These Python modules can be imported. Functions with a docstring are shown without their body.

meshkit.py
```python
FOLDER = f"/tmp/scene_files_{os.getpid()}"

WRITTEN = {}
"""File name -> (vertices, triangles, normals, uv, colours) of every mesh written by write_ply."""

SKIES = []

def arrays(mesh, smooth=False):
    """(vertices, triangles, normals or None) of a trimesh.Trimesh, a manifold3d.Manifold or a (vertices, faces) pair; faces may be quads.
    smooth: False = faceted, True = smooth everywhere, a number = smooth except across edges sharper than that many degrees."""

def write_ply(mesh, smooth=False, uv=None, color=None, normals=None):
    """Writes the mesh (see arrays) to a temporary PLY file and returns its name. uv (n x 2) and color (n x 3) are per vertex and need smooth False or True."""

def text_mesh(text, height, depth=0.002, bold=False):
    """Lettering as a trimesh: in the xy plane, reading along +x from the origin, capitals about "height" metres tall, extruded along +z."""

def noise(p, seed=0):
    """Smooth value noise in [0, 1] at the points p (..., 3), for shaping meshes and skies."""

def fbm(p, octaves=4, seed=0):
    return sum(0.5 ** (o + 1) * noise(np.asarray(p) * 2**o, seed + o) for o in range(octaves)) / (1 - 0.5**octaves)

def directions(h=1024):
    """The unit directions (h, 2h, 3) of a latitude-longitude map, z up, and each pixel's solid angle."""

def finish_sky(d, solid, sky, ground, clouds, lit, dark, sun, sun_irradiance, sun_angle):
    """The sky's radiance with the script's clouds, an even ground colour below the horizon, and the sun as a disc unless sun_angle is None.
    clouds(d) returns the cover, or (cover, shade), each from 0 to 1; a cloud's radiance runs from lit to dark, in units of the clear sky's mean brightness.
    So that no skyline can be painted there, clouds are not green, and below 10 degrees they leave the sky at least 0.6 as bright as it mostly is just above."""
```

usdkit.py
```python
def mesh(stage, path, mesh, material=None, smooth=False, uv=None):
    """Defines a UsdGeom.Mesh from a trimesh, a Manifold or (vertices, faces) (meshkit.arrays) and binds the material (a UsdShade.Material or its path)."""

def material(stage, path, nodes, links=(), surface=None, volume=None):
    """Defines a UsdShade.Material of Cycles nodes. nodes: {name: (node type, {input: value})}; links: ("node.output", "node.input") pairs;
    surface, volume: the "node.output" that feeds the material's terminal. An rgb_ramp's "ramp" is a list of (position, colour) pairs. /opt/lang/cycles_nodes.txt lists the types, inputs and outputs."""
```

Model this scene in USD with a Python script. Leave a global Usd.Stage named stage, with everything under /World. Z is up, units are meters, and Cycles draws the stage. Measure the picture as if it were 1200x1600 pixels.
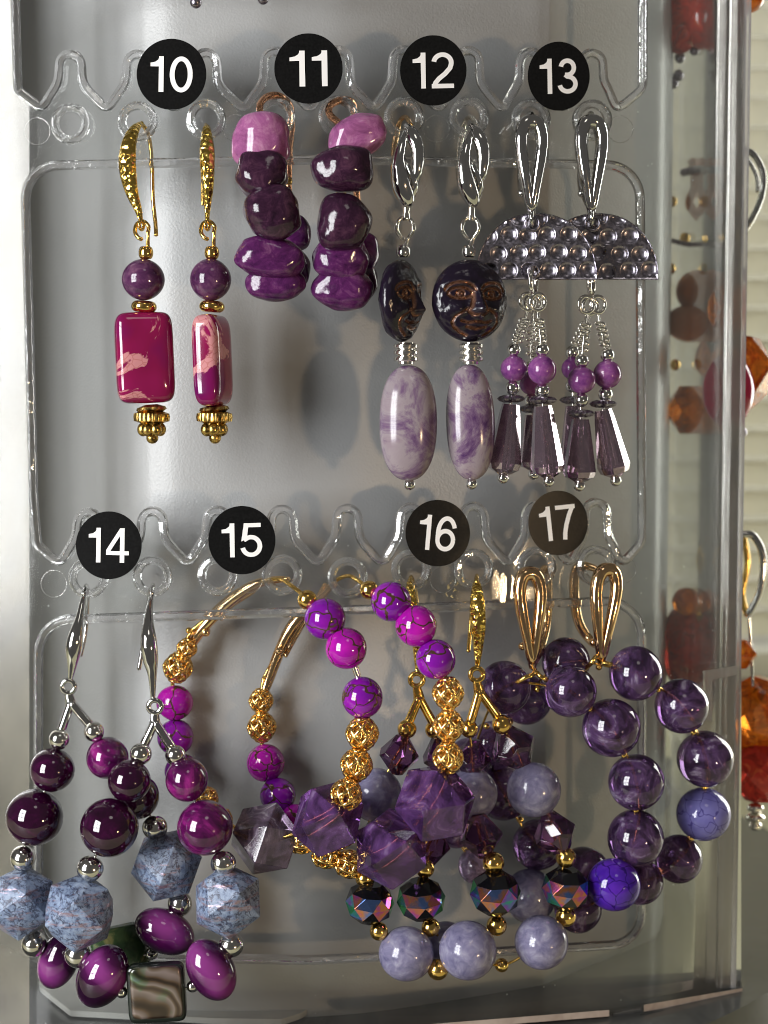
import math, numpy as np, trimesh, manifold3d as m3, shapely.geometry as sg
import usdkit, meshkit
from shapely.ops import unary_union
from pxr import Usd, UsdGeom, UsdLux, UsdShade, Gf, Sdf, Vt

stage = Usd.Stage.CreateInMemory()
UsdGeom.SetStageUpAxis(stage, 'Z'); UsdGeom.SetStageMetersPerUnit(stage, 1.0)
UsdGeom.Xform.Define(stage, '/World'); UsdGeom.Scope.Define(stage, '/World/Looks')
rng = np.random.default_rng(7)

# ------------------------------------------------------------------ camera
D, PITCH, WIDE = 0.30, math.radians(4.0), 0.144          # metres to the rack, tilt, metres across the frame at the rack
C = D * np.array([0, -math.cos(PITCH), math.sin(PITCH)])
FWD = -C / D; RIGHT = np.array([1.0, 0, 0]); UP = np.cross(RIGHT, FWD)
cam = UsdGeom.Camera.Define(stage, '/World/camera')
cam.CreateHorizontalApertureAttr(36.0); cam.CreateVerticalApertureAttr(48.0)
cam.CreateFocalLengthAttr(36.0 * D / WIDE); cam.CreateClippingRangeAttr(Gf.Vec2f(0.01, 50))
cam.CreateFStopAttr(26.0); cam.CreateFocusDistanceAttr(D - 0.006)
M = Gf.Matrix4d(*RIGHT, 0, *UP, 0, *(-FWD), 0, *C, 1)
cam.AddTransformOp().Set(M)
cam.CreateExposureAttr(-0.12)

# ------------------------------------------------------------------ light: a window front left, a small warm lamp front right, a dim room
def look_from(prim, pos, target):
    pos, target = np.array(pos, float), np.array(target, float)
    z = (pos - target) / np.linalg.norm(pos - target)
    x = np.cross([0, 0, 1], z); x /= np.linalg.norm(x); y = np.cross(z, x)
    prim.AddTransformOp().Set(Gf.Matrix4d(*x, 0, *y, 0, *z, 0, *pos, 1))
    return x, y, z
WIN = 0.5
wpos = WIN * np.array([-math.sin(math.radians(47)), -math.cos(math.radians(47)), 0.16])
wz = wpos / np.linalg.norm(wpos); wx = np.cross([0, 0, 1], wz); wx /= np.linalg.norm(wx); wy = np.cross(wz, wx)
n_pane = 0
for i, cx in enumerate((-0.055, 0.055)):
    for j, cy in enumerate((-0.115, 0.0, 0.115)):
        l = UsdLux.RectLight.Define(stage, f'/World/window_light_{n_pane:03d}'); n_pane += 1
        l.CreateWidthAttr(0.100); l.CreateHeightAttr(0.106)
        l.CreateIntensityAttr(22.0); l.CreateColorAttr(Gf.Vec3f(0.975, 0.99, 1.0))
        p = wpos + wx * cx + wy * cy
        l.AddTransformOp().Set(Gf.Matrix4d(*wx, 0, *wy, 0, *wz, 0, *p, 1))
lamp = UsdLux.DiskLight.Define(stage, '/World/lamp_light')
lamp.CreateRadiusAttr(0.026); lamp.CreateIntensityAttr(260.0); lamp.CreateColorAttr(Gf.Vec3f(1.0, 0.70, 0.40))
look_from(lamp, (0.60, -0.75, -0.12), (0, 0, 0))
top = UsdLux.DiskLight.Define(stage, '/World/added_overhead_light')  # soft overhead light added for a downward shadow, no fixture known
top.CreateRadiusAttr(0.12); top.CreateIntensityAttr(2.5); top.CreateColorAttr(Gf.Vec3f(1.0, 0.95, 0.88))
look_from(top, (0.15, -0.60, 0.80), (0, 0, 0))
back = UsdLux.RectLight.Define(stage, '/World/back_window_light')
back.CreateWidthAttr(0.7); back.CreateHeightAttr(0.8); back.CreateIntensityAttr(12.0); back.CreateColorAttr(Gf.Vec3f(1.0, 1.0, 0.94))
look_from(back, (0.55, 0.62, 0.06), (0.30, 0.35, 0.0))
dome = UsdLux.DomeLight.Define(stage, '/World/room_light')
dome.CreateIntensityAttr(0.03); dome.CreateColorAttr(Gf.Vec3f(1.0, 0.96, 0.90))

# ------------------------------------------------------------------ measuring: a pixel of the 1200 x 1600 photograph at d millimetres in front of the bowed front panel
KP = WIDE / 1200 / D
AX, RP = (300 - 600) * WIDE / 1200, 1800 * WIDE / 1200      # the panel's axis and radius
def sag(x): return RP - math.sqrt(max(RP * RP - (x - AX) ** 2, 1e-9))
def ray(px, py):
    v = FWD + RIGHT * (px - 600) * KP + UP * (800 - py) * KP
    return v
def P(px, py, d=0.0):
    v = ray(px, py); y = 0.0
    for _ in range(8):
        t = (y - C[1]) / v[1]; p = C + v * t; y = sag(p[0]) - d / 1000
    return C + v * ((y - C[1]) / v[1])
def PY(px, py, y):                                          # at a given world depth (metres)
    v = ray(px, py); return C + v * ((y - C[1]) / v[1])
def S(p): return KP * float(np.dot(np.asarray(p) - C, FWD))  # metres per pixel there

# ------------------------------------------------------------------ materials
def mat(name, nodes, links=(), surface='p.BSDF'):
    return usdkit.material(stage, '/World/Looks/' + name, nodes, links, surface=surface)
def flat(name, color, rough=0.4, **kw):
    return mat(name, {'p': ('principled_bsdf', dict(base_color=color, roughness=rough, **kw))})
def metal(name, color, rough, bump=0.0, scale=900, dist=0.0002, tarnish=None):
    nodes = {'p': ('principled_bsdf', dict(base_color=color, roughness=rough, metallic=1.0)), 'g': ('geometry', {})}
    links = []
    nodes['sn'] = ('noise_texture', dict(scale=1500, detail=3)); links.append(('g.position', 'sn.vector'))
    nodes['rr'] = ('rgb_ramp', dict(ramp=[(0.3, (rough * .7,) * 3), (0.75, (rough * 1.7 + .02,) * 3)])); links += [('sn.fac', 'rr.fac'), ('rr.color', 'p.roughness')]
    if tarnish:
        nodes['tn'] = ('noise_texture', dict(scale=700, detail=4)); links.append(('g.position', 'tn.vector'))
        nodes['tr'] = ('rgb_ramp', dict(ramp=[(0.38, tarnish), (0.6, color)])); links += [('tn.fac', 'tr.fac'), ('tr.color', 'p.base_color')]
    if bump:
        nodes['v'] = ('voronoi_texture', dict(scale=scale, feature='f1')); nodes['b'] = ('bump', dict(strength=bump, distance=dist))
        links += [('g.position', 'v.vector'), ('v.distance', 'b.height'), ('b.normal', 'p.normal')]
    return mat(name, nodes, links)
def stone(name, ramp, scale=300, detail=5, distortion=0.6, rough=0.08, bump=0.06, grain=0.6, **kw):
    nodes = {'p': ('principled_bsdf', dict(roughness=rough, **kw)), 'g': ('geometry', {}),
             'n': ('noise_texture', dict(scale=scale, detail=detail, roughness=grain, distortion=distortion)),
             'r': ('rgb_ramp', dict(ramp=ramp)), 'n2': ('noise_texture', dict(scale=scale * 4, detail=4)),
             'b': ('bump', dict(strength=bump, distance=0.0003))}
    return mat(name, nodes, [('g.position', 'n.vector'), ('g.position', 'n2.vector'), ('n.fac', 'r.fac'), ('r.color', 'p.base_color'), ('n2.fac', 'b.height'), ('b.normal', 'p.normal')])
def veined(name, ramp, line, scale=220, width=0.035, rough=0.08, nscale=260, distort=0.0015, line_metal=0.0, **kw):
    """mottled stone crossed by thin lines (voronoi cell edges bent by noise)"""
    nodes = {'g': ('geometry', {}), 'n': ('noise_texture', dict(scale=nscale, detail=3)), 'r': ('rgb_ramp', dict(ramp=ramp)),
             'dn': ('noise_texture', dict(scale=nscale * 1.3, detail=2)), 'dm': ('vector_math', dict(math_type='scale', scale=distort * 2)),
             'da': ('vector_math', dict(math_type='add')), 'v': ('voronoi_texture', dict(scale=scale, feature='distance_to_edge')),
             'vr': ('rgb_ramp', dict(ramp=[(0.0, (1, 1, 1)), (width, (0.9, 0.9, 0.9)), (width * 1.5, (0, 0, 0)), (1, (0, 0, 0))])),
             'mx': ('mix_color', dict(b=line)), 'p': ('principled_bsdf', dict(roughness=rough, **kw))}
    links = [('g.position', 'n.vector'), ('n.fac', 'r.fac'), ('g.position', 'dn.vector'), ('dn.color', 'dm.vector1'), ('dm.vector', 'da.vector1'), ('g.position', 'da.vector2'),
             ('da.vector', 'v.vector'), ('v.distance', 'vr.fac'), ('vr.color', 'mx.fac'), ('r.color', 'mx.a'), ('mx.result', 'p.base_color')]
    if line_metal:
        nodes['mm'] = ('math', dict(math_type='multiply', value2=line_metal)); links += [('vr.color', 'mm.value1'), ('mm.value', 'p.metallic')]
    return mat(name, nodes, links)

L = {}
L['gold'] = metal('gold', (0.86, 0.56, 0.16), 0.13)
L['gold_textured'] = metal('gold_textured', (0.88, 0.60, 0.14), 0.13, bump=0.6, scale=1050, dist=0.0006)
L['gold_old'] = metal('gold_old', (0.72, 0.48, 0.14), 0.24, tarnish=(0.16, 0.10, 0.03))
L['rose_gold'] = metal('rose_gold', (0.84, 0.57, 0.31), 0.10)
L['filigree'] = metal('filigree_gold', (0.90, 0.58, 0.20), 0.16)
L['copper'] = metal('copper', (0.80, 0.42, 0.24), 0.16)
L['chrome'] = metal('chrome', (0.66, 0.65, 0.63), 0.07)
L['silver'] = metal('silver', (0.86, 0.83, 0.76), 0.12)
L['steel'] = metal('steel_ball', (0.70, 0.68, 0.64), 0.10)
L['pewter'] = metal('pewter', (0.31, 0.285, 0.33), 0.24)
L['jade'] = stone('purple_jade', [(0.30, (0.0360, 0.0090, 0.0356)), (0.5, (0.0765, 0.0225, 0.0680)), (0.72, (0.1530, 0.0675, 0.1166))], 520)
L['jade_bright'] = stone('bright_purple_jade', [(0.30, (0.10, 0.02, 0.1258)), (0.55, (0.21, 0.06, 0.2072)), (0.75, (0.34, 0.16, 0.2812))], 500)
L['lilac'] = stone('lilac_chip', [(0.28, (0.1280, 0.0320, 0.0960)), (0.5, (0.2880, 0.0880, 0.2133)), (0.72, (0.4400, 0.2080, 0.3302))], 210, bump=0.14, grain=0.78)
L['plum'] = stone('plum_chip', [(0.28, (0.010, 0.003, 0.0090)), (0.5, (0.030, 0.009, 0.0240)), (0.75, (0.085, 0.032, 0.0585))], 330, rough=0.1, bump=0.14, grain=0.78)
L['violet'] = stone('violet_chip', [(0.28, (0.0252, 0.0036, 0.0308)), (0.52, (0.0765, 0.0126, 0.0752)), (0.75, (0.1800, 0.0675, 0.1436))], 330, rough=0.1, bump=0.14, grain=0.78)
L['jasper'] = None
L['marble'] = stone('lilac_marble', [(0.24, (0.0178, 0.0090, 0.0296)), (0.36, (0.0710, 0.0281, 0.0947)), (0.45, (0.1539, 0.0928, 0.1598)), (0.54, (0.2723, 0.2250, 0.2427)), (0.62, (0.2486, 0.1912, 0.2190)), (0.70, (0.1184, 0.0647, 0.1362)), (0.82, (0.2486, 0.1856, 0.1835))], 95, detail=9, distortion=1.3, grain=0.66, rough=0.16, bump=0.05)
L['tiger_dark'] = stone('dark_plum_eye', [(0.3, (0.0090, 0.0005, 0.0063)), (0.55, (0.0216, 0.0009, 0.0162)), (0.8, (0.0630, 0.0036, 0.0450))], 170, distortion=1.5, rough=0.05, coat_weight=0.6)
L['tiger_bright'] = stone('magenta_eye', [(0.28, (0.0198, 0.0009, 0.0180)), (0.52, (0.0765, 0.0036, 0.0585)), (0.74, (0.2700, 0.0180, 0.1800))], 150, distortion=1.5, rough=0.05, coat_weight=0.6)
L['cat_eye'] = None
L['black_rim'] = flat('black_rim', (0.012, 0.016, 0.013), 0.08)
L['green_shell'] = stone('green_shell', [(0.3, (0.01, 0.02, 0.012)), (0.55, (0.05, 0.09, 0.04)), (0.75, (0.28, 0.24, 0.10))], 160, distortion=2.0, rough=0.1)
L['amethyst'] = None
L['lavender'] = stone('lavender_stone', [(0.28, (0.1260, 0.1170, 0.2250)), (0.5, (0.2430, 0.2250, 0.3600)), (0.74, (0.4320, 0.4140, 0.5220))], 420, detail=6, rough=0.12, transmission_weight=0.25)
L['blue_crackle'] = veined('blue_crackle', [(0.3, (0.10, 0.09, 0.29)), (0.7, (0.17, 0.16, 0.40))], (0.06, 0.05, 0.2), 330, 0.02, rough=0.06)
L['indigo_crackle'] = veined('indigo_crackle', [(0.3, (0.035, 0.008, 0.22)), (0.7, (0.09, 0.02, 0.36))], (0.02, 0.004, 0.12), 330, 0.025, rough=0.06)
L['mosaic_violet'] = veined('mosaic_violet', [(0.35, (0.15, 0.005, 0.27)), (0.65, (0.24, 0.007, 0.31))], (0.10, 0.05, 0.022), 190, 0.022, line_metal=0.5, rough=0.07, coat_weight=0.4)
L['mosaic_magenta'] = veined('mosaic_magenta', [(0.35, (0.27, 0.004, 0.26)), (0.65, (0.42, 0.008, 0.34))], (0.10, 0.05, 0.022), 190, 0.022, line_metal=0.5, rough=0.07, coat_weight=0.4)
L['sticker'] = stone('black_sticker', [(0.35, (0.005, 0.005, 0.005)), (0.7, (0.010, 0.010, 0.010))], 2500, rough=0.22, bump=0.05, specular_ior_level=0.12)
L['print'] = flat('white_print', (0.82, 0.80, 0.78), 0.4)
def glassy(name, color, rough=0.02, trans=1.0, ior=1.5, streak=None, scale=230, **kw):
    nodes = {'p': ('principled_bsdf', dict(base_color=color, roughness=rough, transmission_weight=trans, ior=ior, **kw))}
    links = []
    if streak is not None:
        nodes |= {'g': ('geometry', {}), 'n': ('noise_texture', dict(scale=scale, detail=7, roughness=0.55, distortion=2.5)),
                  'r': ('rgb_ramp', dict(ramp=[(0.30, tuple(c * .45 for c in color)), (0.50, color), (0.57, color), (0.72, streak)])),
                  't': ('rgb_ramp', dict(ramp=[(0.42, (trans,) * 3), (0.75, (trans * .25,) * 3)]))}
        links = [('g.position', 'n.vector'), ('n.fac', 'r.fac'), ('r.color', 'p.base_color'), ('n.fac', 't.fac'), ('t.color', 'p.transmission_weight')]
    return mat(name, nodes, links)
L['amethyst'] = glassy('amethyst', (0.150, 0.075, 0.205), 0.02, 0.86, 1.54, streak=(0.42, 0.37, 0.48), scale=130)
L['amethyst_pale'] = glassy('pale_amethyst', (0.36, 0.26, 0.42), 0.04, 0.6, 1.54, streak=(0.55, 0.48, 0.58), scale=190)
L['amethyst_nugget'] = glassy('amethyst_nugget', (0.15, 0.060, 0.22), 0.02, 0.78, 1.54, streak=(0.27, 0.18, 0.34), scale=90)
L['amethyst_grey'] = glassy('grey_amethyst', (0.20, 0.14, 0.22), 0.04, 0.78, 1.54, streak=(0.42, 0.38, 0.42), scale=140)
L['crystal_dark'] = glassy('dark_plum_crystal', (0.25, 0.10, 0.25), 0.01, 0.96, 1.56)
L['crystal_lustre'] = mat('lustre_crystal', {'p': ('principled_bsdf', dict(base_color=(0.42, 0.29, 0.37), roughness=0.04, metallic=0.35, transmission_weight=0.85, ior=1.7, coat_weight=1.0, coat_ior=1.9))})
L['rainbow_black'] = mat('rainbow_black', {'g': ('geometry', {}), 'lw': ('layer_weight', dict(blend=0.4)), 'n': ('noise_texture', dict(scale=330, detail=2)), 'a': ('math', dict(math_type='multiply_add', value2=0.9)),
    'r': ('rgb_ramp', dict(ramp=[(0.45, (0.12, 0.20, 0.45)), (0.56, (0.55, 0.22, 0.07)), (0.66, (0.50, 0.10, 0.28)), (0.76, (0.20, 0.12, 0.60)), (0.86, (0.08, 0.34, 0.42)), (0.97, (0.07, 0.45, 0.16))])),
    'sx': ('separate_xyz', {}), 'ab': ('math', dict(math_type='absolute')), 'br': ('rgb_ramp', dict(ramp=[(0.0, (1, 1, 1)), (0.40, (1, 1, 1)), (0.46, (0, 0, 0)), (1.0, (0, 0, 0))])), 'mm': ('math', dict(math_type='multiply', value2=0.9)),
    'x': ('mix_color', dict(a=(0.004, 0.004, 0.005))), 'p': ('principled_bsdf', dict(roughness=0.08, ior=1.6))},
    [('g.position', 'n.vector'), ('n.fac', 'a.value1'), ('lw.facing', 'a.value3'), ('a.value', 'r.fac'), ('g.true_normal', 'sx.vector'), ('sx.z', 'ab.value1'), ('ab.value', 'br.fac'), ('br.color', 'mm.value1'), ('mm.value', 'p.metallic'), ('br.color', 'x.fac'), ('r.color', 'x.b'), ('x.result', 'p.base_color')])
L['amber'] = glassy('amber_bead', (0.80, 0.22, 0.02), 0.03, 0.75, 1.5, streak=(0.9, 0.4, 0.06))
L['coral'] = glassy('coral_bead', (0.55, 0.045, 0.03), 0.05, 0.45, 1.5, streak=(0.7, 0.15, 0.05))
L['berry'] = glassy('berry_bead', (0.50, 0.03, 0.10), 0.04, 0.45, 1.5)
L['rust'] = flat('rust_bead', (0.42, 0.13, 0.04), 0.15)
# magenta jasper with pale pink matrix
L['jasper'] = mat('magenta_jasper', {
    'g': ('geometry', {}), 'n': ('noise_texture', dict(scale=75, detail=2, distortion=0.4)), 'r': ('rgb_ramp', dict(ramp=[(0.30, (0.10, 0.003, 0.075)), (0.5, (0.19, 0.005, 0.05)), (0.7, (0.25, 0.008, 0.08))])),
    'm': ('noise_texture', dict(scale=78, detail=6, roughness=0.55, distortion=1.2)), 'mr': ('rgb_ramp', dict(ramp=[(0.59, (0, 0, 0)), (0.602, (1, 1, 1))])),
    'v': ('voronoi_texture', dict(scale=700, feature='distance_to_edge')), 'vr': ('rgb_ramp', dict(ramp=[(0.0, (0.40, 0.14, 0.13)), (0.07, (0.52, 0.22, 0.23))])),
    'x': ('mix_color', {}), 'p': ('principled_bsdf', dict(roughness=0.09, coat_weight=0.3))},
    [('g.position', 'n.vector'), ('g.position', 'm.vector'), ('g.position', 'v.vector'), ('n.fac', 'r.fac'), ('m.fac', 'mr.fac'), ('v.distance', 'vr.fac'), ('mr.color', 'x.fac'), ('r.color', 'x.a'), ('vr.color', 'x.b'), ('x.result', 'p.base_color')])
# blue grey crackled beads with bronze smears
L['speckle'] = mat('speckled_blue', {
    'g': ('geometry', {}), 'n': ('noise_texture', dict(scale=900, detail=6, roughness=0.7)), 'nr': ('rgb_ramp', dict(ramp=[(0.36, (0.035, 0.04, 0.085)), (0.46, (0.15, 0.20, 0.31)), (0.62, (0.25, 0.31, 0.43))])),
    'dn': ('noise_texture', dict(scale=600, detail=2)), 'dm': ('vector_math', dict(math_type='scale', scale=0.0016)), 'da': ('vector_math', dict(math_type='add')),
    'v': ('noise_texture', dict(scale=430, detail=7, roughness=0.62, distortion=0.6)), 'vr': ('rgb_ramp', dict(ramp=[(0.0, (0, 0, 0)), (0.466, (0, 0, 0)), (0.492, (0.9,) * 3), (0.508, (0.9,) * 3), (0.534, (0, 0, 0))])),
    'x': ('mix_color', dict(b=(0.02, 0.022, 0.05))),
    'mp': ('mapping', dict(scale=(1, 1, 5), rotation=(0, 0.3, 0))), 'w': ('noise_texture', dict(scale=150, detail=8, roughness=0.75)), 'wr': ('rgb_ramp', dict(ramp=[(0.53, (0, 0, 0)), (0.62, (0.7, 0.7, 0.7))])),
    'y': ('mix_color', dict(b=(0.46, 0.30, 0.32))), 'rg': ('rgb_ramp', dict(ramp=[(0, (0.42,) * 3), (1, (0.25,) * 3)])), 'b': ('bump', dict(strength=0.25, distance=0.0003)),
    'p': ('principled_bsdf', dict(roughness=0.42))},
    [('g.position', 'n.vector'), ('n.fac', 'nr.fac'), ('g.position', 'dn.vector'), ('dn.color', 'dm.vector1'), ('dm.vector', 'da.vector1'), ('g.position', 'da.vector2'), ('da.vector', 'v.vector'), ('v.fac', 'vr.fac'),
     ('vr.color', 'x.fac'), ('nr.color', 'x.a'), ('g.position', 'mp.vector'), ('mp.vector', 'w.vector'), ('w.fac', 'wr.fac'), ('wr.color', 'y.fac'), ('x.result', 'y.a'), ('y.result', 'p.base_color'),
     ('wr.color', 'p.metallic'), ('wr.color', 'rg.fac'), ('rg.color', 'p.roughness'), ('n.fac', 'b.height'), ('b.normal', 'p.normal')])
# silky purple fibre-glass ovals
L['cat_eye'] = mat('silky_purple', {
    'g': ('geometry', {}), 'mp': ('mapping', dict(scale=(1, 1, 1), rotation=(0, 0.9, 0))), 'w': ('wave_texture', dict(scale=28, distortion=2.5, detail=3, detail_scale=2.0)), 'r': ('rgb_ramp', dict(ramp=[(0.1, (0.014, 0.001, 0.014)), (0.6, (0.05, 0.004, 0.045)), (0.97, (0.19, 0.03, 0.17))])),
    'p': ('principled_bsdf', dict(roughness=0.05, sheen_weight=0.0, subsurface_weight=0.0, coat_weight=0.5))},
    [('g.position', 'mp.vector'), ('mp.vector', 'w.vector'), ('w.fac', 'r.fac'), ('r.color', 'p.base_color')])
# abalone shell
L['abalone'] = mat('abalone_shell', {
    'g': ('geometry', {}), 'w': ('wave_texture', dict(scale=62, distortion=10.0, detail=2, detail_scale=1.2, bands_direction='diagonal')),
    'r': ('rgb_ramp', dict(ramp=[(0.0, (0.03, 0.02, 0.014)), (0.14, (0.10, 0.07, 0.045)), (0.3, (0.15, 0.125, 0.11)), (0.7, (0.25, 0.22, 0.21)), (0.88, (0.13, 0.10, 0.07)), (1, (0.06, 0.04, 0.03))])),
    'n': ('noise_texture', dict(scale=160, detail=3)), 'h': ('rgb_ramp', dict(ramp=[(0.35, (0.9, 0.78, 0.74)), (0.56, (0.9, 0.82, 0.76)), (0.64, (0.45, 0.95, 0.55)), (0.70, (0.5, 0.8, 1.0)), (0.8, (0.8, 0.6, 0.8))])),
    'x': ('mix_color', dict(blend_type='multiply', fac=0.9)), 'p': ('principled_bsdf', dict(roughness=0.22, metallic=0.35, coat_weight=0.8))},
    [('g.position', 'w.vector'), ('g.position', 'n.vector'), ('w.fac', 'r.fac'), ('n.fac', 'h.fac'), ('r.color', 'x.a'), ('h.color', 'x.b'), ('x.result', 'p.base_color')])
# dark glass face with bronze rubbed into its hollows
L['face'] = mat('face_glass', {
    'a': ('attribute', dict(attribute='wash')), 'g': ('geometry', {}), 'n': ('noise_texture', dict(scale=1800, detail=4)), 'nr': ('rgb_ramp', dict(ramp=[(0.35, (0.35,) * 3), (0.6, (1,) * 3)])),
    'm': ('math', dict(math_type='multiply')), 'x': ('mix_color', dict(a=(0.010, 0.006, 0.014), b=(0.32, 0.155, 0.09))), 'b': ('bump', dict(strength=0.25, distance=0.0002)),
    'p': ('principled_bsdf', dict(roughness=0.15, transmission_weight=0.0))},
    [('g.position', 'n.vector'), ('n.fac', 'nr.fac'), ('a.fac', 'm.value1'), ('nr.color', 'm.value2'), ('m.value', 'x.fac'), ('x.result', 'p.base_color'), ('m.value', 'p.metallic'), ('n.fac', 'b.height'), ('b.normal', 'p.normal')])
# acrylic: thin sheets pass light straight through; rims are solid and refract
def sheet(name, tint, haze, haze_col=(0.75, 0.77, 0.76), rough=0.03):
    return mat(name, {'t': ('transparent_bsdf', dict(color=tint)), 'gl': ('glossy_bsdf', dict(color=(1, 1, 1), roughness=rough)), 'f': ('fresnel', dict(IOR=1.49)), 'm': ('mix_closure', {}),
        'd': ('diffuse_bsdf', dict(color=haze_col)), 'g': ('geometry', {}), 'n': ('noise_texture', dict(scale=60, detail=6, distortion=0.5)),
        'r': ('rgb_ramp', dict(ramp=[(0.35, (haze * .5,) * 3), (0.75, (haze * 1.6,) * 3)])),
        'sp': ('voronoi_texture', dict(scale=230)), 'sr': ('rgb_ramp', dict(ramp=[(0.0, (0.55,) * 3), (0.035, (0.4,) * 3), (0.05, (0, 0, 0)), (1, (0, 0, 0))])), 'mxx': ('math', dict(math_type='maximum')),
        'tl': ('translucent_bsdf', dict(color=haze_col)), 'dt': ('mix_closure', dict(fac=0.55)), 'm2': ('mix_closure', {})},
        [('f.fac', 'm.fac'), ('t.BSDF', 'm.closure1'), ('gl.BSDF', 'm.closure2'), ('g.position', 'n.vector'), ('n.fac', 'r.fac'), ('g.position', 'sp.vector'), ('sp.distance', 'sr.fac'), ('r.color', 'mxx.value1'), ('sr.color', 'mxx.value2'), ('mxx.value', 'm2.fac'), ('m.closure', 'm2.closure1'), ('d.BSDF', 'dt.closure1'), ('tl.BSDF', 'dt.closure2'), ('dt.closure', 'm2.closure2')], surface='m2.closure')
L['sheet'] = sheet('clear_sheet', (0.975, 0.98, 0.975), 0.045, rough=0.07)
L['side_sheet'] = sheet('side_sheet', (0.88, 0.89, 0.87), 0.03, rough=0.05)
L['left_sheet'] = sheet('scratched_glow_sheet', (0.97, 0.97, 0.965), 0.15, (0.94, 0.87, 0.70), rough=0.22)  # scratched border; its cream haze colour carries the warm lamp glow
L['clear_side'] = sheet('clear_side_sheet', (0.985, 0.985, 0.98), 0.012, rough=0.05)
L['rim'] = mat('acrylic_rim', {'p': ('principled_bsdf', dict(base_color=(0.96, 0.96, 0.96), roughness=0.03, transmission_weight=0.95, ior=1.49, coat_weight=1.0, coat_ior=1.6)), 'g': ('geometry', {}), 'n': ('noise_texture', dict(scale=330, detail=2)), 'b': ('bump', dict(strength=0.3, distance=0.0012))},
    [('g.position', 'n.vector'), ('n.fac', 'b.height'), ('b.normal', 'p.normal')])
L['edge'] = mat('frosted_edge', {'p': ('principled_bsdf', dict(base_color=(0.72, 0.72, 0.73), roughness=0.25, transmission_weight=0.5, ior=1.49)), 'g': ('geometry', {}), 'n': ('noise_texture', dict(scale=300, detail=4)), 'b': ('bump', dict(strength=0.3, distance=0.0006))},
    [('g.position', 'n.vector'), ('n.fac', 'b.height'), ('b.normal', 'p.normal')])
L['post'] = mat('post_acrylic', {'p': ('principled_bsdf', dict(base_color=(0.80, 0.79, 0.80), roughness=0.12, transmission_weight=0.8, ior=1.49)), 'g': ('geometry', {}), 'mp': ('mapping', dict(scale=(1, 1, .02))), 'n': ('noise_texture', dict(scale=900, detail=2)), 'b': ('bump', dict(strength=0.3, distance=0.0006))},
    [('g.position', 'mp.vector'), ('mp.vector', 'n.vector'), ('n.fac', 'b.height'), ('b.normal', 'p.normal')])
L['core'] = mat('grey_plastic', {'p': ('principled_bsdf', dict(roughness=0.36)), 'g': ('geometry', {}), 'n': ('noise_texture', dict(scale=18, detail=3)), 'r': ('rgb_ramp', dict(ramp=[(0.3, (0.31, 0.315, 0.315)), (0.7, (0.345, 0.347, 0.345))])),
    'n2': ('noise_texture', dict(scale=2200, detail=2)), 'b': ('bump', dict(strength=0.3, distance=0.0002))},
    [('g.position', 'n.vector'), ('n.fac', 'r.fac'), ('r.color', 'p.base_color'), ('g.position', 'n2.vector'), ('n2.fac', 'b.height'), ('b.normal', 'p.normal')])
L['base'] = stone('dark_base_plastic', [(0.3, (0.045, 0.046, 0.045)), (0.7, (0.075, 0.075, 0.072))], 70, rough=0.16, bump=0.03)
L['base_pale'] = flat('pale_base_plastic', (0.58, 0.58, 0.55), 0.3)
L['lip'] = stone('tan_lit_lip', [(0.3, (0.36, 0.29, 0.24)), (0.7, (0.52, 0.44, 0.38))], 240, rough=0.25, bump=0.1)  # clear acrylic lip; the warm light on it is put into this tan
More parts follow.
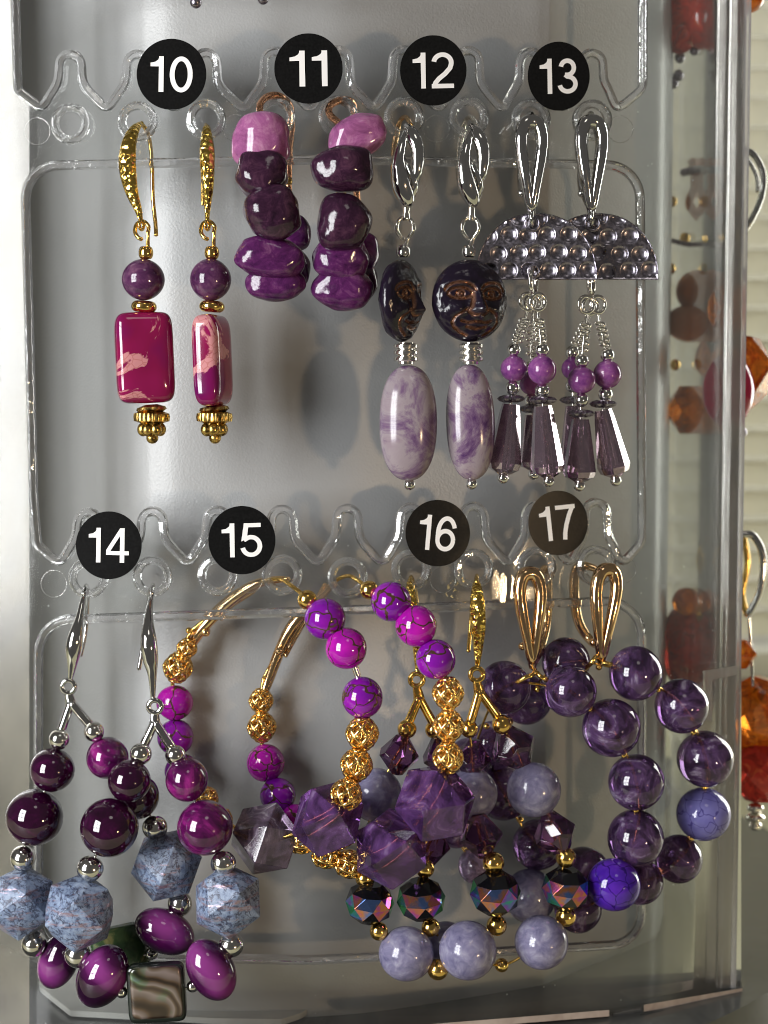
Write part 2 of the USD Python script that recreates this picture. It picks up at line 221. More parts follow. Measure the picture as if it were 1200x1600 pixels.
L['slat'] = mat('blind_slat', {'d': ('diffuse_bsdf', dict(color=(0.78, 0.77, 0.70))), 't': ('translucent_bsdf', dict(color=(0.78, 0.77, 0.70))), 'm': ('mix_closure', dict(fac=0.55))}, [('d.BSDF', 'm.closure1'), ('t.BSDF', 'm.closure2')], surface='m.closure')
L['wall'] = stone('pale_wall', [(0.3, (0.56, 0.55, 0.50)), (0.7, (0.66, 0.65, 0.60))], 8, rough=0.8)
L['dark_frame'] = flat('dark_frame', (0.02, 0.02, 0.02), 0.5)
L['brown'] = stone('brown_box', [(0.3, (0.05, 0.035, 0.025)), (0.7, (0.10, 0.07, 0.05))], 20, rough=0.6)
L['table'] = stone('pale_table', [(0.3, (0.46, 0.44, 0.28)), (0.7, (0.56, 0.53, 0.36))], 12, rough=0.5)

# ------------------------------------------------------------------ prims
used = {}
def numbered(parent, name):
    k = used.get((parent, name), 0); used[(parent, name)] = k + 1
    return name if k == 0 else f'{name}_{k:03d}'
class Thing:
    def __init__(s, name, label, cat, base, group=None):
        s.path = '/World/' + numbered('/World', name); s.base = np.array(base, float)
        x = UsdGeom.Xform.Define(stage, s.path); x.AddTranslateOp().Set(Gf.Vec3d(*map(float, base)))
        p = x.GetPrim(); p.SetCustomDataByKey('label', label); p.SetCustomDataByKey('category', cat)
        if group: p.SetCustomDataByKey('group', group)
    def part(s, name, mesh, m, smooth=35, label=None, parent=None, kind=None, wash=None):
        par = parent or s.path; path = par + '/' + numbered(par, name)
        if not hasattr(mesh, 'vertices'):
            v, f, _ = meshkit.arrays(mesh); mesh = trimesh.Trimesh(v, f, process=False)
        mesh = mesh.copy(); mesh.vertices = np.array(mesh.vertices) - s.base
        q = usdkit.mesh(stage, path, mesh, L[m], smooth=smooth)
        if label: q.GetPrim().SetCustomDataByKey('label', label)
        if kind: q.GetPrim().SetCustomDataByKey('kind', kind)
        if wash is not None: UsdGeom.PrimvarsAPI(q).CreatePrimvar('wash', Sdf.ValueTypeNames.FloatArray, 'vertex').Set(Vt.FloatArray.FromNumpy(np.asarray(wash, np.float32)))
        return path
def struct(name, mesh, m, smooth=35, kind='structure'):
    q = usdkit.mesh(stage, '/World/' + numbered('/World', name), mesh, L[m], smooth=smooth)
    q.GetPrim().SetCustomDataByKey('kind', kind); return q

# ------------------------------------------------------------------ shapes
ICO4, ICO3, ICO2 = trimesh.creation.icosphere(4), trimesh.creation.icosphere(3), trimesh.creation.icosphere(2)
def rotm(ax, ay, az):
    return trimesh.transformations.euler_matrix(math.radians(ax), math.radians(ay), math.radians(az), 'sxyz')[:3, :3]
def place(v, f, c, Rm=np.eye(3)):
    return trimesh.Trimesh(np.asarray(v) @ Rm.T + c, f, process=False)
def ball(px, py, r, d, ico=None):
    c = P(px, py, d); q = ico or (ICO4 if r > 25 else ICO3); v = q.vertices
    if r > 18:      # stone beads are never quite round
        g = np.random.default_rng(int(px * 13 + py * 7)); v = v * g.uniform(.97, 1.025, 3) * (1 + .02 * (meshkit.noise(v * 1.3 + px, 2) - .5))[:, None]
    return place(v * r * S(c), q.faces, c)
def egg(px, py, rx, ry, d, tilt=0, ry_depth=None, yaw=0):
    """ellipsoid: rx, ry in pixels before a clockwise tilt in the picture"""
    c = P(px, py, d); s = S(c)
    return place(ICO4.vertices * [rx * s, (ry_depth or min(rx, ry)) * s, ry * s], ICO4.faces, c, rotm(0, tilt, 0) @ rotm(0, 0, yaw))
def chip(px, py, rx, ry, d, seed, tilt=0, amp=0.17):
    c = P(px, py, d); s = S(c); v = ICO4.vertices
    n = meshkit.noise(v * 1.25 + seed * 7.3, seed) - 0.5
    n2 = meshkit.noise(v * 2.6 + seed * 3.1, seed + 50) - 0.5
    w = v * (1 + amp * 1.7 * n + amp * 0.5 * n2)[:, None]
    w = np.sign(w) * np.abs(w) ** 0.93
    w = w / np.abs(w[:, [0, 2]]).max(0).mean()
    return place(w * [rx * s, 0.85 * min(rx, ry) * s, ry * s], ICO4.faces, c, rotm(0, tilt, 0))
def super_box(c, hx, hz, hy, e_plane=0.35, e_depth=0.6, Rm=np.eye(3), n=48):
    """cushion: superellipsoid with half sizes hx, hz in the picture and hy in depth"""
    u, w = np.meshgrid(np.linspace(-math.pi, math.pi, 2 * n, endpoint=False), np.linspace(-math.pi / 2, math.pi / 2, n), indexing='ij')
    f = lambda t, e: np.sign(t) * np.abs(t) ** e
    x = hx * f(np.cos(w), e_depth) * f(np.cos(u), e_plane); z = hz * f(np.cos(w), e_depth) * f(np.sin(u), e_plane); y = hy * f(np.sin(w), e_depth)
    v = np.stack([x, y, z], -1).reshape(-1, 3); fc = []
    for i in range(2 * n):
        i2 = (i + 1) % (2 * n)
        for j in range(n - 1):
            a, b, c2, d2 = i * n + j, i2 * n + j, i2 * n + j + 1, i * n + j + 1
            fc += [[a, c2, b], [a, d2, c2]]
    return place(v, np.array(fc), c, Rm)
def smooth_path(pts, n=8, closed=False):
    p = np.array(pts, float); m = len(p); out = []
    idx = (lambda i: p[i % m]) if closed else (lambda i: p[min(max(i, 0), m - 1)])
    for i in range(m if closed else m - 1):
        a, b, c, d = idx(i - 1), idx(i), idx(i + 1), idx(i + 2)
        for t in np.linspace(0, 1, n, endpoint=False):
            out.append(0.5 * ((2 * b) + (c - a) * t + (2 * a - 5 * b + 4 * c - d) * t * t + (3 * b - a - 3 * c + d) * t ** 3))
    if not closed: out.append(p[-1])
    return np.array(out)
def tube(pts, radii, sides=12, closed=False, squash=1.0, squash_dir=(0, 1, 0)):
    """swept round bar through world points; squash < 1 flattens it along squash_dir"""
    p = np.asarray(pts, float); n = len(p); r = np.broadcast_to(np.asarray(radii, float), (n,))
    t = np.gradient(p, axis=0) if not closed else (np.roll(p, -1, 0) - np.roll(p, 1, 0))
    t /= np.maximum(np.linalg.norm(t, axis=1, keepdims=True), 1e-12)
    u = np.cross(t[0], [0.13, 1, 0.07]); u /= np.linalg.norm(u); us = []
    for i in range(n):
        u = u - t[i] * np.dot(u, t[i]); u /= max(np.linalg.norm(u), 1e-12); us.append(u.copy())
    us = np.array(us); ws = np.cross(t, us)
    if closed:      # spread the twist that is left over
        k = us[-1] - t[0] * np.dot(us[-1], t[0]); k /= np.linalg.norm(k)
        ang = math.atan2(np.dot(np.cross(k, us[0]), t[0]), np.dot(k, us[0]))
        a = ang * np.arange(n) / n
        us, ws = us * np.cos(a)[:, None] + ws * np.sin(a)[:, None], ws * np.cos(a)[:, None] - us * np.sin(a)[:, None]
    th = np.linspace(0, 2 * math.pi, sides, endpoint=False)
    off = us[:, None] * np.cos(th)[None, :, None] + ws[:, None] * np.sin(th)[None, :, None]
    if squash != 1.0:
        q = np.array(squash_dir, float); off = off + (squash - 1) * (off @ q)[..., None] * q
    v = (p[:, None] + off * r[:, None, None]).reshape(-1, 3); f = []
    for i in range(n if closed else n - 1):
        i2 = (i + 1) % n
        for j in range(sides):
            j2 = (j + 1) % sides
            f += [[i * sides + j, i2 * sides + j, i2 * sides + j2], [i * sides + j, i2 * sides + j2, i * sides + j2]]
    if not closed:
        v = np.vstack([v, p[0] - t[0] * r[0] * .6, p[-1] + t[-1] * r[-1] * .6]); a, b = len(v) - 2, len(v) - 1
        for j in range(sides):
            j2 = (j + 1) % sides
            f += [[a, j, j2], [b, (n - 1) * sides + j2, (n - 1) * sides + j]]
    m = trimesh.Trimesh(v, np.array(f), process=False)
    if m.volume < 0: m.invert()
    return m
def bar(pix, r, d=None, n=6, sides=12, closed=False, squash=1.0):
    """tube through (px, py[, d]) points; r in pixels, one number or one per point"""
    w = np.array([P(*(q if len(q) == 3 else (*q, d))) for q in pix]); s = S(w.mean(0))
    rr = np.broadcast_to(np.asarray(r, float), (len(pix),)) * s
    path = smooth_path(np.hstack([w, rr[:, None]]), n, closed)
    return tube(path[:, :3], np.maximum(path[:, 3], 1e-5), sides, closed, squash)
def ring(px, py, r, wire, d, ry=None, yaw=0, tilt=0, n=28):
    c = P(px, py, d); s = S(c); a = np.linspace(0, 2 * math.pi, n, endpoint=False)
    v = np.stack([np.cos(a) * r * s, 0 * a, np.sin(a) * (ry or r) * s], 1) @ (rotm(0, tilt, 0) @ rotm(0, 0, yaw)).T + c
    return tube(v, wire * s, 10, True)
def lathe(profile, a, b, sides=32, flute=0, amp=0.0):
    """(radius, 0..1 along a-b) profile turned about the world axis a-b; radii in metres"""
    a, b = np.array(a, float), np.array(b, float); t = (b - a); h = np.linalg.norm(t); t /= h
    u = np.cross(t, [0.1, 1, 0.05]); u /= np.linalg.norm(u); w = np.cross(t, u)
    th = np.linspace(0, 2 * math.pi, sides, endpoint=False); k = 1 + amp * np.cos(flute * th)
    v = np.array([a + t * h * z + (u * math.cos(q) + w * math.sin(q)) * r * (kk if r > 1e-6 else 1) for r, z in profile for q, kk in zip(th, k)]); f = []
    for i in range(len(profile) - 1):
        for j in range(sides):
            j2 = (j + 1) % sides
            f += [[i * sides + j, i * sides + j2, (i + 1) * sides + j2], [i * sides + j, (i + 1) * sides + j2, (i + 1) * sides + j]]
    m = trimesh.Trimesh(v, np.array(f), process=False); m.merge_vertices(); m.update_faces(m.nondegenerate_faces())
    if m.volume < 0: m.invert()
    return m
def turned(px0, py0, px1, py1, d, prof, sides=32, flute=0, amp=0.0):
    a, b = P(px0, py0, d), P(px1, py1, d); s = S(a)
    return lathe([(r * s, z) for r, z in prof], a, b, sides, flute, amp)
def rondelle(px, py, rx, ry, d, tilt=0):
    a = math.radians(tilt); ux, uy = -math.sin(a), math.cos(a)
    prof = [(rx * .35, 0)] + [(rx * (.55 + .45 * math.sin(q)), .5 - .5 * math.cos(q)) for q in np.linspace(.25, math.pi - .25, 9)] + [(rx * .35, 1)]
    return turned(px - ux * ry, py - uy * ry, px + ux * ry, py + uy * ry, d, [(0, 0)] + prof + [(0, 1)])
def hull_of(pts, c, round_r=0.0):
    """convex faceted bead; corners rounded by little spheres"""
    if round_r:
        pts = np.vstack([p + ICO1 * round_r for p in pts])
    h = trimesh.convex.convex_hull(np.asarray(pts) + c); return h
ICO1 = trimesh.creation.icosphere(1).vertices
def rings(spec):
    """spec: (radius, height, count, turn in degrees)"""
    return np.array([[r * math.cos(2 * math.pi * k / n + math.radians(o)), r * math.sin(2 * math.pi * k / n + math.radians(o)), h] for r, h, n, o in spec for k in range(n)])
def axis_rot(dx, dy):
    """turns +z towards the picture direction (dx right, dy down), giving a bead its string direction"""
    a = math.atan2(dx, -dy); return rotm(0, math.degrees(a), 0)
def facet(px, py, r, d, spec, tilt=0, yaw=0, pitch=0, rr=0.05, stretch=1.0):
    c = P(px, py, d); s = S(c) * r
    return hull_of((rings(spec) * [1, 1, stretch] * s) @ (rotm(0, tilt, 0) @ rotm(pitch, 0, 0) @ rotm(0, 0, yaw)).T, c, rr * s)
BICONE = [(.30, .98, 6, 0), (1.0, .12, 6, 30), (1.0, -.12, 6, 0), (.30, -.98, 6, 30)]
FIRE = [(.42, .80, 8, 0), (.86, .46, 8, 22.5), (1.0, 0, 8, 0), (.86, -.46, 8, 22.5), (.42, -.80, 8, 0)]
CUT = [(.50, .88, 6, 0), (.92, .42, 6, 30), (1.04, -.05, 6, 0), (.86, -.52, 6, 30), (.46, -.90, 6, 0)]
NUGGET = [(.42, .92, 4, 10), (.98, .38, 5, 40), (.98, -.36, 5, 4), (.45, -.92, 4, 50)]
CUBO = np.array([[a, b, c] for a in (-1, 0, 1) for b in (-1, 0, 1) for c in (-1, 0, 1) if abs(a) + abs(b) + abs(c) == 2]) / math.sqrt(2)
def nugget(px, py, r, d, tilt, yaw, pitch, rr=.07, stretch=(1, 1, 1)):
    c = P(px, py, d); s = S(c) * r
    return hull_of((CUBO * stretch * s * 1.02) @ (rotm(0, tilt, 0) @ rotm(pitch, 0, yaw)).T, c, rr * s)
def filigree(px, py, r, d, tilt=0):
    """open-work ball of crossing wires"""
    c = P(px, py, d); s = S(c) * r; Rm = rotm(0, tilt, 0); out = []
    for sg_ in (-1, 1):
        for k in range(6):
            z = np.linspace(-1.18, 1.18, 13); a = 2 * math.pi * k / 6 + sg_ * z * 0.95
            v = np.stack([np.cos(z) * np.cos(a), np.cos(z) * np.sin(a), np.sin(z)], 1) * s * .90
            out.append(tube(v @ Rm.T + c, s * .15, 6))
    for sg_ in (-1, 1):
        a = np.linspace(0, 2 * math.pi, 16, endpoint=False)
        v = np.stack([np.cos(a) * .40, np.sin(a) * .40, 0 * a + sg_ * .90], 1) * s
        out.append(tube(v @ Rm.T + c, s * .13, 6, True))
    for k in range(12):
        a = 2 * math.pi * (k + .5) / 12; zz = 0.55 * (-1) ** k * 0
        out.append(place(ICO1 * s * .15, trimesh.creation.icosphere(1).faces, c + Rm @ (np.array([math.cos(a), math.sin(a), zz]) * s * .93)))
    return trimesh.util.concatenate(out)
def slab(pix, d, thick, bevel=0.0):
    """flat plate: a picture-space outline given real thickness (mm) behind depth d"""
    poly = sg.Polygon(pix).buffer(0); poly = poly.simplify(0.15)
    m = trimesh.creation.extrude_polygon(poly, 1.0, engine='earcut')
    v = np.array(m.vertices); w = np.array([P(x, y, d - thick * (1 - z)) for x, y, z in v])
    q = trimesh.Trimesh(w, m.faces, process=False)
    if q.volume < 0: q.invert()
    return q
def arc(cx, cy, rx, ry, a0, a1, n=16):
    return [(cx + rx * math.cos(math.radians(a)), cy + ry * math.sin(math.radians(a))) for a in np.linspace(a0, a1, n)]

# ================================================================== THE SETTING
zt = PY(600, 1790, 0.0)[2]                                    # table top, under the stand
struct('table', trimesh.creation.box(bounds=[[-0.9, -0.12, zt - 0.03], [0.9, 0.62, zt]]), 'table')
struct('wall', trimesh.creation.box(bounds=[[-1.2, 0.66, -0.5], [1.2, 0.70, 0.6]]), 'wall')
blind = Thing('window_blind', 'pale green slatted blind in the blurred background right of the stand', 'blind', PY(1300, 500, 0.34))
YB = 0.34
for k in range(24):
    py = -60 + k * 47
    c = PY(1290, py, YB); s = S(c)
    if py > 1010: break
    m = trimesh.creation.box([0.34, 0.0009, 54 * s * 0.78]); m.apply_transform(trimesh.transformations.rotation_matrix(math.radians(24), [1, 0, 0])); m.apply_translation(c)
    blind.part('slat', m, 'slat')
for px in (1225,):
    a, b = PY(px, -80, YB - 0.012), PY(px, 1000, YB - 0.012)
    blind.part('cord', tube([a, b], 0.0009, 8), 'slat')
frame = Thing('window_frame', 'pale window sill with dark bars below the blind, blurred at the right edge', 'window', PY(1290, 1080, 0.36))
def wbox(px0, px1, py0, py1, y, depth):
    a, b = PY(px0, py1, y), PY(px1, py0, y)
    return trimesh.creation.box(bounds=[[a[0], y, a[2]], [b[0], y + depth, b[2]]])
frame.part('panel', wbox(1120, 1420, 1020, 1062, 0.36, 0.02), 'slat')
frame.part('bar', wbox(1120, 1420, 1064, 1088, 0.355, 0.025), 'dark_frame')
frame.part('panel', wbox(1120, 1420, 1090, 1385, 0.36, 0.02), 'slat')
bx_ = Thing('brown_box', 'dark brown box on the table behind the right foot of the stand', 'box', PY(1250, 1470, 0.33))
bx_.part('carton', wbox(1125, 1420, 1388, 1462, 0.33, 0.05), 'brown')
bx_.part('lid', wbox(1115, 1430, 1380, 1396, 0.326, 0.058), 'brown')

# ================================================================== THE EARRING STAND
stand = Thing('earring_stand', 'clear acrylic tower stand with rows of ring holes and a grey core', 'display stand', PY(525, 1640, 0.06))
# core: grey prism behind the panel
def core_mesh():
    prof = [(-20, 0.060), (40, 0.046), (150, 0.0245), (215, 0.0165), (248, 0.0142), (300, 0.0130), (420, 0.0130), (560, 0.0155), (700, 0.0222), (800, 0.0280), (845, 0.0308), (875, 0.0345), (1000, 0.055), (1034, 0.063), (1044, 0.078)]
    xy = [(PY(px, 800, y)[0], y) for px, y in prof]
    xy = smooth_path(np.array([(x, y) for x, y in xy]), 6)
    poly = sg.Polygon(list(map(tuple, xy)) + [(xy[-1][0], 0.12), (xy[0][0], 0.12)])
    z0, z1 = PY(600, 1640, 0.0)[2], PY(600, -260, 0.0)[2]
    m = trimesh.creation.extrude_polygon(poly, z1 - z0, engine='earcut'); m.apply_translation([0, 0, z0]); return m
stand.part('core', core_mesh(), 'core', smooth=25)

# front panel outline, in picture coordinates; windows are cut out of it
def scallop(xs, top, mid, low, x_left, x_right, y_edge):
    """upper edge of a strip: a tab above each hole, a valley between"""
    pts = [(x_left, y_edge), (x_left + 6, mid + 2), ((x_left + xs[0] - 50) / 2 + 8, low - 8)] if x_left < xs[0] - 60 else [(x_left, y_edge), (x_left + 6, mid + 2)]
    gaps = [(a + b) / 2 for a, b in zip(xs[:-1], xs[1:])]
    gaps = [xs[0] - 50] + gaps + [xs[-1] + 45]
    for i, x in enumerate(xs):
        yy = top[i]
        pts += [(gaps[i], low), (gaps[i] + 9, low - 1), (x - 25, mid - 1), (x - 19.5, mid - 10), (x - 17.5, mid - 22), (x - 17, yy + 24)] + arc(x, yy + 18, 17, 18, 185, 355, 11) + [(x + 17, yy + 24), (x + 17.5, mid - 22), (x + 19.5, mid - 10), (x + 25, mid - 1)]
        if i == len(xs) - 1: pts += [(gaps[-1] - 9, low - 1), (gaps[-1], low)]
    return pts + [(x_right - 4, mid + 2), (x_right, mid - 6), (x_right, y_edge)]
H1 = [(110, 193), (215, 190), (322, 187), (430, 184), (529, 182), (631, 184), (732, 184), (829, 187), (925, 188)]
H2 = [(138, 903), (238, 901), (340, 899), (441, 898), (543, 902), (642, 890), (740, 889), (838, 886), (931, 884)]
up1 = scallop([h[0] for h in H1], [84, 84, 82, 80, 78, 77, 78, 80, 82], 140, 167, 22, 1004, -60)
up2 = scallop([h[0] for h in H2], [800, 798, 797, 795, 793, 792, 790, 788, 784], 850, 877, 52, 1003, 500)
win0 = sg.Polygon([(22, -60)] + up1[1:-1] + [(1004, -60)])
def window(x0, x1, ytop, r, lower):
    tl = arc(x0 + r, ytop[0] + r, r, r, 180, 270, 10); tr = arc(x1 - r, ytop[2] + r, r, r, 270, 360, 10)
    return sg.Polygon(tl + [((x0 + x1) / 2, ytop[1])] + tr + list(reversed(lower)))
win1 = window(40, 1000, (258, 249, 258), 52, [(52, 780)] + up2[1:-1] + [(1003, 780)])
low3 = arc(118, 1440, 58, 52, 180, 90, 10) + [(480, 1500), (760, 1488)] + arc(952, 1425, 50, 52, 90, 0, 10)
win2 = window(60, 1002, (968, 954, 940), 52, low3)
holes = [sg.Point(x, y).buffer(20) for x, y in H1 + H2]
outer = sg.box(-160, -60, 1158, 1645)
sheet_poly = outer.difference(unary_union([win0.buffer(5), win1.buffer(5), win2.buffer(5)] + [h.buffer(3) for h in holes]))
def panel_mesh(poly, d, thick):
    """a sheet bent on the panel's cylinder"""
    poly = poly.segmentize(25) if hasattr(poly, 'segmentize') else poly
    cuts = []
    for x in range(-160, 1160, 40): cuts.append(poly.intersection(sg.box(x, -80, x + 40, 1700)))
    tris = []
    for g in cuts:
        for q in getattr(g, 'geoms', [g]):
            if q.area > 1: tris.append(trimesh.creation.extrude_polygon(q, 1.0, engine='earcut'))
    m = trimesh.util.concatenate(tris)
    # keep only front and back faces and true edges: drop the seams between the cuts
    cen = m.triangles_center; nrm = m.face_normals
    seam = (np.abs(nrm[:, 0]) > .99) & (np.abs(np.mod(cen[:, 0] + 160, 40)) < 1e-6)
    m.update_faces(~seam)
    m.merge_vertices(); v = np.array(m.vertices)
    return trimesh.Trimesh(np.array([P(x, y, d - thick * (1 - z)) for x, y, z in v]), m.faces[:, ::-1], process=False)
fp = stand.part('front_panel', panel_mesh(sheet_poly.intersection(sg.box(46, -80, 1300, 1700)), 0.0, 2.0), 'sheet', smooth=30)
stand.part('scratched_glow_border', panel_mesh(sheet_poly.intersection(sg.box(-200, -80, 45.8, 1700)), 0.0, 2.0), 'left_sheet', smooth=30, label='scratched, milky left border of the clear front panel, warm lamp glow tinted in')
def rim_tube(pts, r, d, closed=True, squash=1.35):
    line = sg.LineString(list(pts) + ([pts[0]] if closed else [])).simplify(0.5); n = max(12, int(line.length / 4.5))
    q = [line.interpolate(t, normalized=True).coords[0] for t in np.linspace(0, 1, n, endpoint=not closed)]
    q = np.array(q)
    for _ in range(2):
        if closed: q = (np.roll(q, 1, 0) + 2 * q + np.roll(q, -1, 0)) / 4
        else: q[1:-1] = (q[:-2] + 2 * q[1:-1] + q[2:]) / 4
    w = np.array([P(x, y, d) for x, y in q])
    return tube(w, r * S(w.mean(0)), 8, closed, squash)
for nm, w in (('window_rim', win0), ('window_rim', win1), ('window_rim', win2)):
    pts = list(w.exterior.coords)[:-1]
    stand.part(nm, rim_tube(pts, 7.8, -0.8), 'rim', smooth=28)
for k, (x, y) in enumerate(H1 + H2):
    c = P(x, y, -1.0); s = S(c); a = np.linspace(0, 2 * math.pi, 22, endpoint=False)
    w = np.array([P(x + 24.5 * math.cos(q), y + 25.5 * math.sin(q), -0.4) for q in a])
    stand.part('hole_rim', tube(w, 7.2 * s, 8, True, 1.5), 'rim', smooth=False)
for x, y in ((58, 205), (368, 200), (682, 201), (969, 202), (84, 912), (390, 905), (692, 905), (974, 890)):
    w = np.array([P(x + 20 * math.cos(q), y + 21 * math.sin(q), 0.1) for q in np.linspace(0, 2 * math.pi, 36, endpoint=False)])
    stand.part('mould_mark', tube(w, 0.00006, 6, True), 'rim', smooth=True)
# right side wall, corner post, clip
xw = P(1158, 800, 0)[0]; yw = P(1158, 800, 0)[1]; zlo, zhi = PY(600, 1640, 0.02)[2], PY(600, -200, 0.0)[2]
stand.part('side_panel', trimesh.creation.box(bounds=[[xw - 0.002, yw + 0.003, zlo], [xw, yw + 0.085, zhi]]), 'side_sheet')
post = m3.Manifold.cube([0.0034, 0.0032, zhi - zlo]).translate([xw - 0.0038, yw - 0.0006, zlo])
stand.part('corner_post', trimesh.creation.box(bounds=[[xw - 0.0036, yw - 0.0004, zlo], [xw + 0.0004, yw + 0.0028, zhi]]), 'post')
xl = P(-118, 800, 0)[0]; yl = P(-118, 800, 0)[1]
stand.part('side_panel', trimesh.creation.box(bounds=[[xl, yl + 0.003, zlo], [xl + 0.002, yl + 0.085, zhi]]), 'clear_side')
def tilted_strip(pix, d, t):
    return slab(pix, d, t)
stand.part('corner_clip', slab([(1098, 1048), (1152, 1040), (1152, 1054), (1113, 1062), (1113, 1128), (1100, 1124)], 2.2, 1.6), 'post')
# turntable base
zb = P(450, 1628, 0)[2]
cxb, cyb = AX, 0.062
stand.part('turntable', trimesh.creation.cylinder(0.150, 0.012, sections=160).apply_translation([cxb, cyb + 0.060, zb - 0.0062]), 'base', smooth=30)
plate = sg.Polygon([(60, 1548), (64, 1526), (110, 1514), (330, 1518), (560, 1540), (520, 1560), (470, 1592), (440, 1602), (330, 1600), (110, 1588)]).buffer(-14, join_style=1).buffer(30, join_style=1).buffer(-16, join_style=1)
def floor_slab(poly, z, t):
    v = [];
    for x, y in list(poly.exterior.coords)[:-1]:
        r = ray(x, y); k = (z - C[2]) / r[2]; v.append((C + r * k)[:2])
    m = trimesh.creation.extrude_polygon(sg.Polygon(v).buffer(0), t, engine='earcut'); m.apply_translation([0, 0, z]); return m
stand.part('floor_plate', floor_slab(plate, zb + 0.0002, 0.0012), 'base_pale')
def lip(px0, px1, py0, py1, h, d, t):
    n = 24; xs = np.linspace(px0, px1, n); top_ = [(x, py0 + (py1 - py0) * (x - px0) / (px1 - px0)) for x in xs]
    return slab(top_ + [(x, y + h) for x, y in reversed(top_)], d, t)
stand.part('base_lip', lip(1006, 1160, 1570, 1544, 11, 3.0, 3.0), 'lip')
stand.part('base_lip', lip(600, 952, 1606, 1578, 10, 3.0, 3.0), 'lip')
stand.part('base_notch', lip(956, 1002, 1581, 1572, 16, 2.4, 2.4), 'rim')
stand.part('base_edge', lip(-160, 1162, 1640, 1560, 40, 5.5, 4.0) if False else lip(1000, 1164, 1584, 1558, 30, 4.0, 3.0), 'base')

# ================================================================== NUMBER STICKERS
GS = 'number stickers along the display strips'
def sticker(num, px, py, rx, ry, tilt, h, w, where):
    d = 1.25
    t = Thing('number_sticker', f'round black sticker reading {num}, {where}', 'sticker', P(px, py, d), GS)
    pts = [(px + rx * math.cos(a), py + ry * math.sin(a)) for a in np.linspace(0, 2 * math.pi, 64, endpoint=False)]
    t.part('disc', slab(pts, d, 0.25), 'sticker')
    ca, sa = math.cos(math.radians(tilt)), math.sin(math.radians(tilt))
    gap = 0.16; pos = []; x = 0
    polys = [DIGIT[c] for c in num]
    for g in polys:
        b = g.bounds; pos.append(x - b[0]); x += b[2] - b[0] + gap
    tot = x - gap; k = w / tot
    for g, x0 in zip(polys, pos):
        m = trimesh.creation.extrude_polygon(g, 1.0, engine='earcut'); q = []
        for a, b, c in np.array(m.vertices):
            ux, uy = (a + x0 - tot / 2) * k, -(b - 0.5) * h
            q.append(P(px + ux * ca - uy * sa, py + ux * sa + uy * ca, d + (0.05 if c > 0.5 else -0.08)))
        g = trimesh.Trimesh(np.array(q), m.faces, process=False)
        if g.volume < 0: g.invert()
        t.part('digit', g, 'print', smooth=False)
W_ = 0.128
def stroke(*paths):
    return unary_union([sg.LineString(p).buffer(W_ / 2, cap_style=2, join_style=1) for p in paths])
def ell(cx, cy, rx, ry, a0, a1, n=28): return [(cx + rx * math.cos(math.radians(a)), cy + ry * math.sin(math.radians(a))) for a in np.linspace(a0, a1, n)]
E_ = W_ / 2
DIGIT = {
 '0': stroke(ell(.3, .5, .3 - E_, .5 - E_, 0, 360, 60)),
 '1': unary_union([sg.box(.22, 0, .22 + W_, 1), sg.Polygon([(.0, .715), (.0, .815), (.12, .84), (.20, .90), (.24, 1), (.3, 1), (.3, .715)])]),
 '2': stroke(ell(.3, .71, .3 - E_, .29 - E_, 172, -22, 24) + [(.50, .56), (.36, .40), (.20, .27), (.10, .15), (.075, .06)]).union(sg.box(0.0, 0, .6, W_ * .95)),
 '3': stroke(ell(.29, .735, .25 - E_, .265 - E_, 170, -90, 24) + [(.22, .535)], [(.22, .54)] + ell(.29, .275, .29 - E_, .275 - E_, 90, -170, 26)),
 '4': unary_union([sg.box(.40, 0, .40 + W_, 1), sg.box(0, .22, .66, .22 + W_ * .9), sg.Polygon([(0, .22), (0, .36), (.40, 1), (.54, 1), (.13, .35), (.13, .22)])]),
 '5': unary_union([sg.box(.10, 1 - W_ * .95, .56, 1), sg.Polygon([(.10, 1), (.235, 1), (.17, .53), (.02, .46)]), stroke([(.09, .50)] + ell(.29, .325, .30 - E_, .325 - E_, 128, -168, 32))]),
 '6': stroke(ell(.3, .32, .3 - E_, .32 - E_, 0, 360, 48), [(.3 - .3 + E_, .32)] + ell(.32, .52, .32 - E_, .48 - E_, 178, 22, 30)),
 '7': unary_union([sg.box(0, 1 - W_ * .95, .6, 1), stroke([(.53, .95), (.40, .70), (.29, .42), (.23, .18), (.21, 0)])]),
}
sticker('10', 268, 116, 54.5, 55.5, 1, 56, 66, 'above the gold earrings with magenta slabs')
sticker('11', 482, 107, 53.5, 55, -1, 56, 59, 'above the purple chip clusters')
sticker('12', 677, 110, 52, 55, -1, 56, 64, 'above the silver clasps with moon faces')
sticker('13', 873, 119, 48.5, 54, -1, 55, 59, 'above the hammered half discs')
sticker('14', 170, 852, 51.5, 53, 1, 54, 63, 'above the silver hooks of blue-grey beads')
sticker('15', 378, 844, 52.5, 53.5, -1, 53, 63, 'above the left gold hoop')
sticker('16', 684, 833, 50.5, 52, 5, 55, 58, 'above the gold hooks with black beads')
sticker('17', 872, 817, 46.5, 50.5, -6, 54, 57, 'above the gold leverbacks with amethyst rings')

# ================================================================== EARRINGS
def earring(label, px, py, d, group):
    return Thing('earring', label, 'earring', P(px, py, d), group)
def pair(n): return f'pair of earrings under number {n}'
def string(t, pix, r=2.2, m='gold', name='wire'): t.part(name, bar(pix, r, n=6, sides=8), m, smooth=True)

